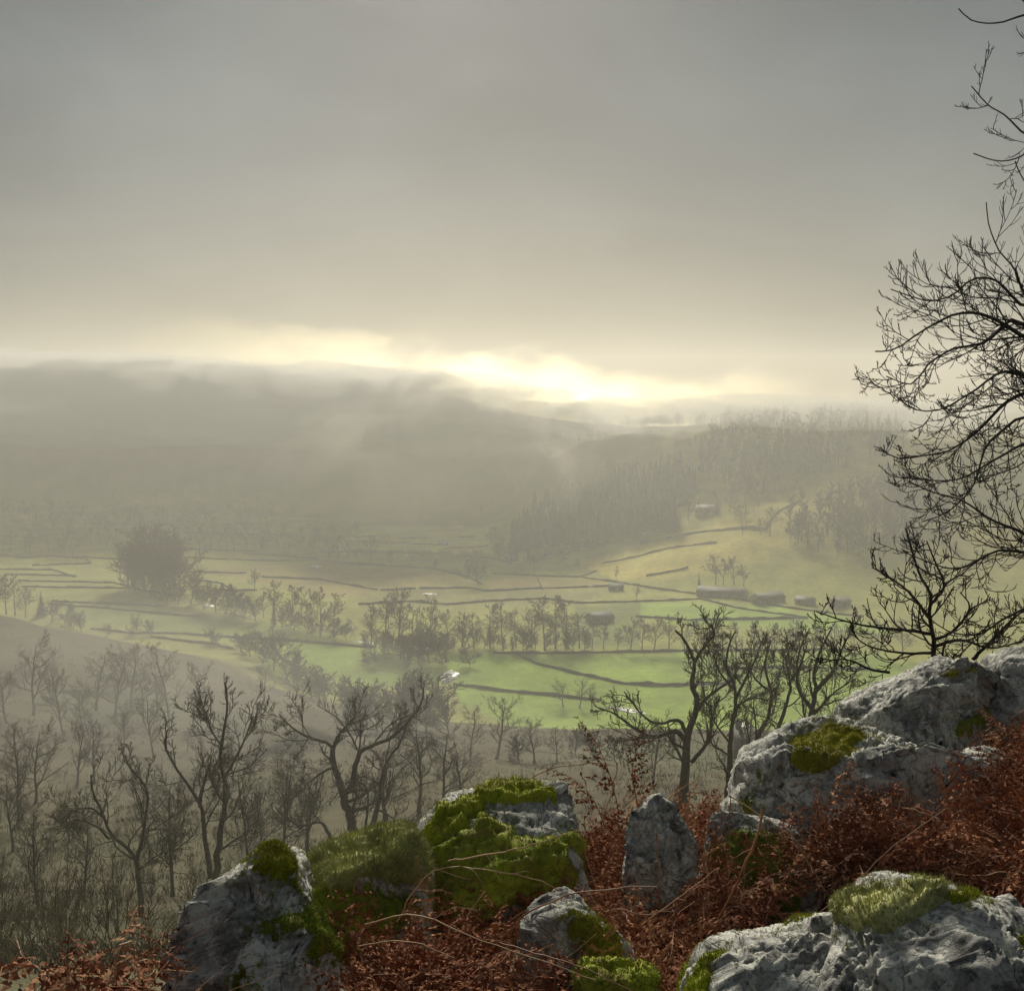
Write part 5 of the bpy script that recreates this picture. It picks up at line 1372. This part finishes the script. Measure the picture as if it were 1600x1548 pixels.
rock('outcrop_slab', 'sloping grey upper block of the outcrop under the little thorn tree', RK['upper'], 7.2, 0.7, 20, lean=0.9, e=0.7, cuts=7, strata=0.028, sdir=(-0.45, 0.2, 0.85), sfreq=8, moss=[
    dict(poly=[(1452, 1062), (1470, 1048), (1500, 1040), (1540, 1042), (1535, 1052), (1490, 1062)], thick=0.02, n=4000, mat='moss_gold'),
    dict(poly=[(1478, 1150), (1490, 1125), (1515, 1110), (1535, 1115), (1532, 1160), (1500, 1162)], thick=0.025, n=5000, mat='moss_dark'),
    dict(poly=[(1418, 1110), (1425, 1090), (1435, 1092), (1430, 1112)], thick=0.012, n=700, mat='moss')], nn=62)
RK['right'] = [(1528, 1240), (1530, 1140), (1534, 1080), (1545, 1040), (1590, 1018), (1640, 1000), (1720, 1000), (1760, 1060), (1760, 1240)]
rock('outcrop_slab', 'grey block of the outcrop at the right edge, across the mossy cleft', RK['right'], 7.3, 0.7, 21, lean=0.8, e=0.65, cuts=6, strata=0.028, sfreq=8, moss=[
    dict(poly=[(1524, 1130), (1526, 1085), (1540, 1075), (1552, 1110), (1545, 1140)], thick=0.025, n=3500, mat='moss'),
    dict(poly=[(1560, 1150), (1580, 1130), (1620, 1125), (1620, 1160)], thick=0.02, n=2000, mat='moss_dark')])
RK['ledge'] = [(1098, 1440), (1102, 1340), (1104, 1296), (1112, 1282), (1150, 1276), (1190, 1278), (1225, 1285), (1250, 1300), (1262, 1340), (1262, 1440)]
rock('rock', 'low ledge of rock with dark moss under its pale lip, right of the upright stone', RK['ledge'], 5.3, 0.3, 22, lean=0.45, moss=[
    dict(poly=[(1100, 1440), (1104, 1330), (1125, 1300), (1160, 1290), (1200, 1296), (1235, 1310), (1255, 1340), (1255, 1440)], thick=0.03, n=9000, mat='moss_dark')])

# ------------------------------------------------------------------ dead bracken
def frond_mesh(seed, npair=13):
    """a withered frond, unit length, stalk along +X, leaflets hanging and curled; returns vertices, quads, tris"""
    rng = np.random.RandomState(seed)
    n = 7
    t = np.linspace(0, 1, n)
    arch = rng.uniform(0.1, 0.35)
    P = np.stack([t, 0.10 * rng.normal() * t ** 2 + 0.02 * rng.normal(size=n).cumsum() * 0.5, arch * np.sin(t * math.pi * rng.uniform(0.7, 1.1)) ], -1)
    sv, sq = tubes(P[None], (0.0060 * (1 - 0.8 * t))[None], 3)
    Vs, Ts = [sv], []
    o = len(sv)
    for k in range(npair):
        f = 0.22 + 0.76 * k / (npair - 1)
        x = f * (n - 1); i = min(int(x), n - 2); b = P[i] + (P[i + 1] - P[i]) * (x - i)
        L = (0.34 * (1 - f) ** 0.75 + 0.035) * rng.uniform(0.75, 1.2)
        for s in (-1, 1):
            if rng.rand() < 0.10: continue
            d = nrm(np.array([rng.uniform(0.2, 0.8), s * 1.0, rng.uniform(-0.5, 0.25)]))
            m = 5
            q = b.copy(); w = L * 0.11
            for j in range(m):
                d = nrm(d + rng.normal(size=3) * 0.16 + [0.05, 0, -0.16])
                q2 = q + d * L / m
                side = nrm(np.cross(d, [0, 0, 1]) + rng.normal(size=3) * 0.2)
                ww = w * (1 - j / m) ** 0.8 + 0.005
                for ss in (-1, 1):
                    tip = q + side * ss * ww + d * L / m * 0.9 + rng.normal(size=3) * 0.012 + [0, 0, -0.25 * ww]
                    Vs.append(np.array([q, q2, tip])); Ts.append((o, o + 1, o + 2)); o += 3
                q = q2
    return np.concatenate(Vs), sq, np.array(Ts)
FR = [frond_mesh(700 + s) for s in range(12)]
BR = [[(-60, 1820), (0, 1690), (100, 1640), (180, 1625), (225, 1630), (220, 1820)],
      [(590, 1700), (600, 1560), (600, 1490), (640, 1440), (680, 1425), (720, 1415), (900, 1400), (900, 1330), (960, 1320), (975, 1430), (1060, 1430), (1085, 1340), (1100, 1340), (1110, 1440), (1255, 1420), (1270, 1360), (1550, 1320), (1570, 1240), (1580, 1170), (1800, 1150), (1800, 1440), (1600, 1440), (1530, 1400), (1300, 1410), (1240, 1440), (1150, 1470), (1080, 1500), (1060, 1700)],
      [(885, 1385), (890, 1330), (1100, 1300), (1110, 1330), (1100, 1380)], ]
def scatter(poly, n, rng):
    poly = np.array(poly, float); lo, hi = poly.min(0), poly.max(0)
    out = []
    # a table of ground hits over the near knoll, so that no ray march is needed per frond
    while len(out) < n:
        q = rng.uniform(lo, hi, (n * 3, 2))
        q = q[inpoly(q[:, 0], q[:, 1], poly)]
        out += list(q)
    q = np.array(out[:n])
    D = np.linspace(2.4, 11, 260)
    dirs = np.array([at(a, b, 1.0) - [0, 0, CAMZ] for a, b in q])
    P = np.array([0, 0, CAMZ]) + D[None, :, None] * dirs[:, None]
    # cached bilinear ground
    gx, gy = P[..., 0], P[..., 1]
    fx = (gx + 8) / 16 * 160; fy = gy / 12 * 120
    ix = np.clip(fx.astype(int), 0, 159); iy = np.clip(fy.astype(int), 0, 119)
    ux, uy = fx - ix, fy - iy
    G = GNEAR
    z = G[ix, iy] * (1 - ux) * (1 - uy) + G[ix + 1, iy] * ux * (1 - uy) + G[ix, iy + 1] * (1 - ux) * uy + G[ix + 1, iy + 1] * ux * uy
    below = P[..., 2] < z
    k = np.argmax(below, 1); ok = below.any(1)
    r = P[np.arange(len(q)), k]
    r[:, 2] = z[np.arange(len(q)), k]
    return r[ok]
_gx, _gy = np.meshgrid(np.linspace(-8, 8, 161), np.linspace(0, 12, 121), indexing='ij')
GNEAR = ground(_gx, _gy)
def rotmat(yaw, pitch, roll):
    cy, sy = np.cos(yaw), np.sin(yaw); c2, s2 = np.cos(pitch), np.sin(pitch); cr, sr = np.cos(roll), np.sin(roll)
    Rz = np.array([[cy, -sy, 0], [sy, cy, 0], [0, 0, 1]]); Ry = np.array([[c2, 0, -s2], [0, 1, 0], [s2, 0, c2]]); Rx = np.array([[1, 0, 0], [0, cr, -sr], [0, sr, cr]])
    return Rz @ Ry @ Rx
def set_tone(me, t):
    ca = me.color_attributes.new('tone', 'FLOAT_COLOR', 'POINT')
    ca.data.foreach_set('color', np.stack([t, t, t, np.ones(len(t))], -1).astype(np.float32).ravel())
def build_bracken():
    rng = np.random.RandomState(808)
    spots = []
    for poly, n, hgt, sz in ((BR[0], 200, 0.12, (0.3, 0.5)), (BR[1], 1350, 0.03, (0.30, 0.56)), (BR[2], 220, 0.02, (0.24, 0.40))):
        for p in scatter(poly, n, rng): spots.append((p, hgt, sz))
    Vs, Qs, Ts, o = [], [], [], 0
    tone = []
    for i, (p, hgt, sz) in enumerate(spots):
        V, Q, T = FR[rng.randint(12)]
        up = 1.0 if (hgt < 0.1) else 0.0
        pitch = rng.normal(0.75, 0.35) if (up and i > 200) else rng.normal(0.10, 0.24)
        R = rotmat(rng.uniform(0, 6.28), pitch, rng.normal(0, 0.6))
        s = rng.uniform(*sz)
        W = (V - [0.25, 0, 0]) @ R.T * s if not up else V @ R.T * s
        W = W + p + [0, 0, rng.uniform(-0.05, hgt)]
        Vs.append(W); Qs.append(Q + o); Ts.append(T + o); o += len(V); tone.append(np.full(len(V), rng.rand()))
    ob = obj('bracken', mesh_np('bracken', np.concatenate(Vs), np.concatenate(Qs), np.concatenate(Ts), smooth=False), MT['bracken'])
    set_tone(ob.data, np.concatenate(tone))
    ob['kind'] = 'stuff'; ob['label'] = 'mass of dead red-brown bracken between the rocks'; ob['category'] = 'bracken'
    # broken stalks lying through the mass
    pts = np.concatenate([scatter(BR[1], 5200, rng), scatter(BR[0], 350, rng), scatter(BR[2], 700, rng)])
    n = len(pts); m = 6
    d = nrm(np.stack([rng.normal(size=n), rng.normal(size=n) * 0.8, np.abs(rng.normal(0.15, 0.35, n))], -1))
    L = 0.1 + 0.5 * rng.rand(n) ** 1.6
    P = np.empty((n, m, 3)); P[:, 0] = pts + np.stack([np.zeros(n), np.zeros(n), rng.uniform(0, 0.16, n)], -1)
    for q in range(1, m):
        d = nrm(d + rng.normal(size=d.shape) * 0.3 + [0, 0, -0.08])
        P[:, q] = P[:, q - 1] + d * (L / (m - 1))[:, None]
    V, Q = tubes(P, (0.0006 + 0.0020 * rng.rand(n) ** 2.2)[:, None] * np.linspace(1, 0.5, m)[None], 3)
    ob = obj('bracken_litter', mesh_np('bracken_litter', V, Q), MT['straw'])
    ob['kind'] = 'stuff'; ob['label'] = 'broken bracken stalks lying through the dead fronds'; ob['category'] = 'bracken litter'
build_bracken()

STEMS = [
    ([(1138, 1242), (1165, 1258), (1190, 1276), (1240, 1310), (1262, 1345), (1290, 1392)], 4.5, 3.2, 'stalk_tan', 'thin pale bracken stalk drooping right from a bent tip above the mossy ledge'),
    ([(1192, 1262), (1182, 1310), (1162, 1352), (1146, 1390), (1122, 1440), (1112, 1500)], 4.2, 5.5, 'stalk', 'thick reddish broken bracken stalk leaning in front of the mossy ledge'),
    ([(700, 1345), (800, 1328), (860, 1310), (906, 1297)], 4.1, 3.5, 'stalk_tan', 'straight tan bracken stalk slanting up across the mossy boulder'),
    ([(906, 1297), (914, 1330), (922, 1355), (932, 1388)], 4.1, 3.0, 'stalk', 'short bracken stalk hanging down from the end of the straight tan one'),
    ([(620, 1440), (640, 1402), (668, 1370), (700, 1354), (760, 1358), (830, 1372), (885, 1396)], 3.7, 3.2, 'stalk_tan', 'long arched tan bracken stalk in front of the mossy boulder'),
    ([(770, 1480), (800, 1452), (830, 1422), (900, 1396), (985, 1386), (1026, 1385)], 3.6, 4.4, 'stalk', 'stout reddish bracken stalk reaching from the small rock to the upright stone'),
    ([(570, 1444), (620, 1430), (660, 1432), (730, 1460), (820, 1492), (930, 1530)], 3.3, 3.6, 'stalk_tan', 'long tan bracken stalk sloping down to the bottom edge'),
    ([(650, 1340), (662, 1382), (676, 1420), (684, 1452)], 3.8, 2.6, 'stalk', 'thin upright bracken stalk crossing the long arched one'),
    ([(972, 1262), (988, 1248), (1004, 1228), (1022, 1204)], 5.0, 3.2, 'stalk_tan', 'tan bracken stalk poking up left of the upright stone tip'),
    ([(1032, 1262), (1050, 1242), (1072, 1228), (1098, 1212)], 5.0, 2.8, 'stalk_tan', 'thin tan bracken stalk rising right of the upright stone tip'),
    ([(1026, 1304), (1029, 1340), (1028, 1380), (1030, 1412)], 4.3, 3.2, 'stalk', 'dark bracken stalk standing straight in front of the upright stone'),
    ([(1141, 1242), (1140, 1290), (1141, 1330), (1139, 1372)], 4.5, 2.8, 'stalk', 'vertical bracken stalk dropping from the bent pale tip'),
    ([(1108, 1256), (1106, 1290), (1102, 1320), (1100, 1348)], 4.9, 3.0, 'stalk', 'short dark bracken stalk standing left of the mossy ledge'),
    ([(964, 1192), (960, 1220), (952, 1250), (940, 1282)], 5.2, 3.2, 'stalk_tan', 'curved bracken stalk under the tall withered frond'),
    ([(780, 1472), (860, 1496), (920, 1516), (990, 1550)], 3.1, 3.4, 'stalk', 'reddish bracken stalk along the bottom below the small rock'),
    ([(1000, 1446), (1050, 1410), (1090, 1380), (1122, 1356)], 4.1, 3.2, 'stalk_tan', 'tan bracken stalk slanting up between the upright stone and the ledge'),
    ([(560, 1478), (620, 1470), (660, 1476), (710, 1496)], 3.2, 2.8, 'stalk_tan', 'short tan bracken stalk below the turf bank'),
    ([(186, 1476), (206, 1472), (212, 1500), (222, 1556)], 3.1, 3.6, 'stalk_tan', 'snapped tan bracken stalk standing left of the blocky boulder'),
    ([(24, 1468), (36, 1492), (62, 1514), (100, 1530)], 3.2, 2.8, 'stalk', 'thin bracken stalk at the bottom left corner'),
    ([(1250, 1450), (1330, 1384), (1400, 1318), (1480, 1262)], 4.6, 2.8, 'stalk', 'long straight bracken stalk slanting across the right-hand bracken'),
    ([(1495, 1366), (1530, 1368), (1565, 1362), (1610, 1364)], 4.2, 2.8, 'stalk_tan', 'flat tan bracken stalk behind the broad boulder'),
    ([(1530, 1296), (1560, 1310), (1585, 1326), (1620, 1350)], 4.4, 2.8, 'stalk_tan', 'tan bracken stalk sagging towards the right edge'),
    ([(1410, 1262), (1440, 1268), (1460, 1276), (1478, 1290)], 4.9, 2.4, 'stalk_tan', 'small tan bracken stalk in front of the pale lower slab'),
    ([(810, 1230), (850, 1205), (890, 1196), (930, 1192), (965, 1196)], 5.4, 2.8, 'stalk', 'thin bracken stalk reaching left above the mossy boulder'),
    ([(900, 1440), (960, 1420), (1010, 1428), (1060, 1412), (1080, 1396)], 3.9, 2.8, 'stalk', 'wavy thin bracken stalk at the foot of the upright stone'),
]
def build_stalks():
    for i, (pl, D, w, mt, lab) in enumerate(STEMS):
        rng = np.random.RandomState(60 + i)
        dz = rng.uniform(-0.25, 0.25)
        P = resample(np.array([at(x, y, D + dz * (k / (len(pl) - 1) - 0.5)) for k, (x, y) in enumerate(pl)]), 16)
        P[1:-1] += rng.normal(0, 0.002, P[1:-1].shape)
        r = np.linspace(1, 0.45, 16) * w * 0.5 * D / F * 0.8
        parts = [tubes(P[None], r[None], 6)]
        side = grow(rng, P[None], r[None], 5, 0.15, 0.95, (0.8, 0.2), 0.22, 5, 0.2, (-0.2, -0.1), 0.55, 0.5, 0.0007)
        parts.append(tubes(*side, 4))
        V, Q = join(parts)
        b = P[0].copy()
        tag(obj('bracken_stalk', mesh_np('bracken_stalk', V - b, Q), MT[mt], loc=b), lab, 'stalk', 'dead bracken stalks among the rocks')
build_stalks()
def tall_frond(base, dirpx, D, s, yaw, pitch, roll, v, lab):
    V, Q, T = FR[v]
    p = at(*base, D)
    W = V @ rotmat(yaw, pitch, roll).T * s
    me = mesh_np('bracken_frond', W, Q, T, smooth=False); set_tone(me, np.full(len(W), 0.4))
    tag(obj('bracken_frond', me, MT['bracken'], loc=p), lab, 'fern frond', 'tall withered bracken fronds')
tall_frond((968, 1280), None, 5.4, 0.55, 2.5, 1.0, 0.3, 2, 'tallest withered bracken frond, arching left above the mossy boulder')
tall_frond((1000, 1270), None, 5.5, 0.42, 1.2, 1.2, -0.4, 5, 'small upright withered frond left of the stout twisted tree')
tall_frond((945, 1290), None, 5.3, 0.42, 2.9, 0.75, 0.5, 7, 'withered frond bowing left beside the mossy boulder top')
tall_frond((1215, 1330), None, 4.6, 0.24, 0.5, 0.7, 0.2, 9, 'tattered frond hanging at the bent stalk by the mossy ledge')

# ------------------------------------------------------------------ scrub on the near hillside
def build_scrub():
    rng = np.random.RandomState(515)
    spots = []
    for (poly, n, h) in (([(-60, 1560), (-60, 1330), (120, 1330), (300, 1380), (430, 1330), (470, 1370), (300, 1500), (250, 1520)], 85, (1.2, 4.0)),
                         ([(0, 1330), (0, 1220), (300, 1200), (480, 1260), (600, 1250), (640, 1290), (420, 1330)], 55, (1.2, 3.6)),
                         ([(640, 1280), (660, 1240), (900, 1190), (1120, 1200), (1120, 1245), (900, 1215)], 45, (0.8, 2.6))):
        k = 0
        while k < n:
            q = rng.uniform(np.min(poly, 0), np.max(poly, 0))
            if not inpoly(np.array(q[0]), np.array(q[1]), poly): continue
            k += 1
            p = hit(*q, dmin=20)
            if p is not None and p[1] > 30: spots.append((p[0], p[1], rng.uniform(*h)))
    for s in range(3):
        r2 = np.random.RandomState(970 + s)
        P0 = np.array([[[0, 0, 0], [0.1, 0, 0.8], [0, 0.2, 1.6], [0.2, 0, 2.4]]]); R0 = np.array([[0.03, 0.025, 0.02, 0.01]])
        a = grow(r2, P0, R0, 9, 0.0, 0.8, (0.5, 0.25), 0.85, 5, 0.12, (0.03, 0.1), 0.8, 0.4, 0.012, shorten=0.3)
        b = grow(r2, *a, 5, 0.2, 1.0, (0.6, 0.25), 0.45, 3, 0.15, (0.0, 0.12), 0.6, 0.5, 0.008)
        c = grow(r2, *b, 3, 0.2, 1.0, (0.6, 0.25), 0.5, 2, 0.15, (0.0, 0.12), 0.7, 0.6, 0.006)
        LIB['scrub', s] = (lv_mesh('scrub_stem', [((P0, R0), 4), (a, 3)]), lv_mesh('scrub_twigs', [(b, 3), (c, 3)]))
    NATIVE['scrub'] = 3.0
    o = merged_wood('scrub', 'leafless scrub tangled over the near hillside below the rocks', spots, [('scrub', i) for i in range(3)], MT['twig_olive'], 6)
build_scrub()

# ------------------------------------------------------------------ rough grass on the near hillside
def build_rough_grass():
    rng = np.random.RandomState(616)
    n = 15000
    D = np.exp(rng.uniform(math.log(38), math.log(300), n)); px = rng.uniform(-120, 1250, n)
    x = (px - 800) / F * D / cp
    z = ground(x, D)
    k = (z > 4) & (px < 1250)
    x, D, z = x[k], D[k], z[k]
    keep = fbm(np.stack([x / 14, D / 14, x * 0], -1), 3, 61) + rng.normal(0, 0.3, len(x)) > -0.1
    x, D, z = x[keep], D[keep], z[keep]
    m = 7
    B = np.repeat(np.stack([x, D, z - 0.03], -1), m, 0) + rng.normal(0, 0.28, (len(x) * m, 3)) * [1, 1, 0.05]
    L = rng.uniform(0.25, 0.75, len(B)); w = rng.uniform(0.02, 0.05, len(B))
    V, T = blades(rng, B, np.broadcast_to([0, 0, 1.0], B.shape), L, w, 0.45, 0.5, 0.3)
    ob = obj('rough_grass', mesh_np('rough_grass', V, T, smooth=False), MT['bent'])
    ob['kind'] = 'stuff'; ob['label'] = 'pale rough grass on the hillside below the rocks'; ob['category'] = 'grass'
build_rough_grass()
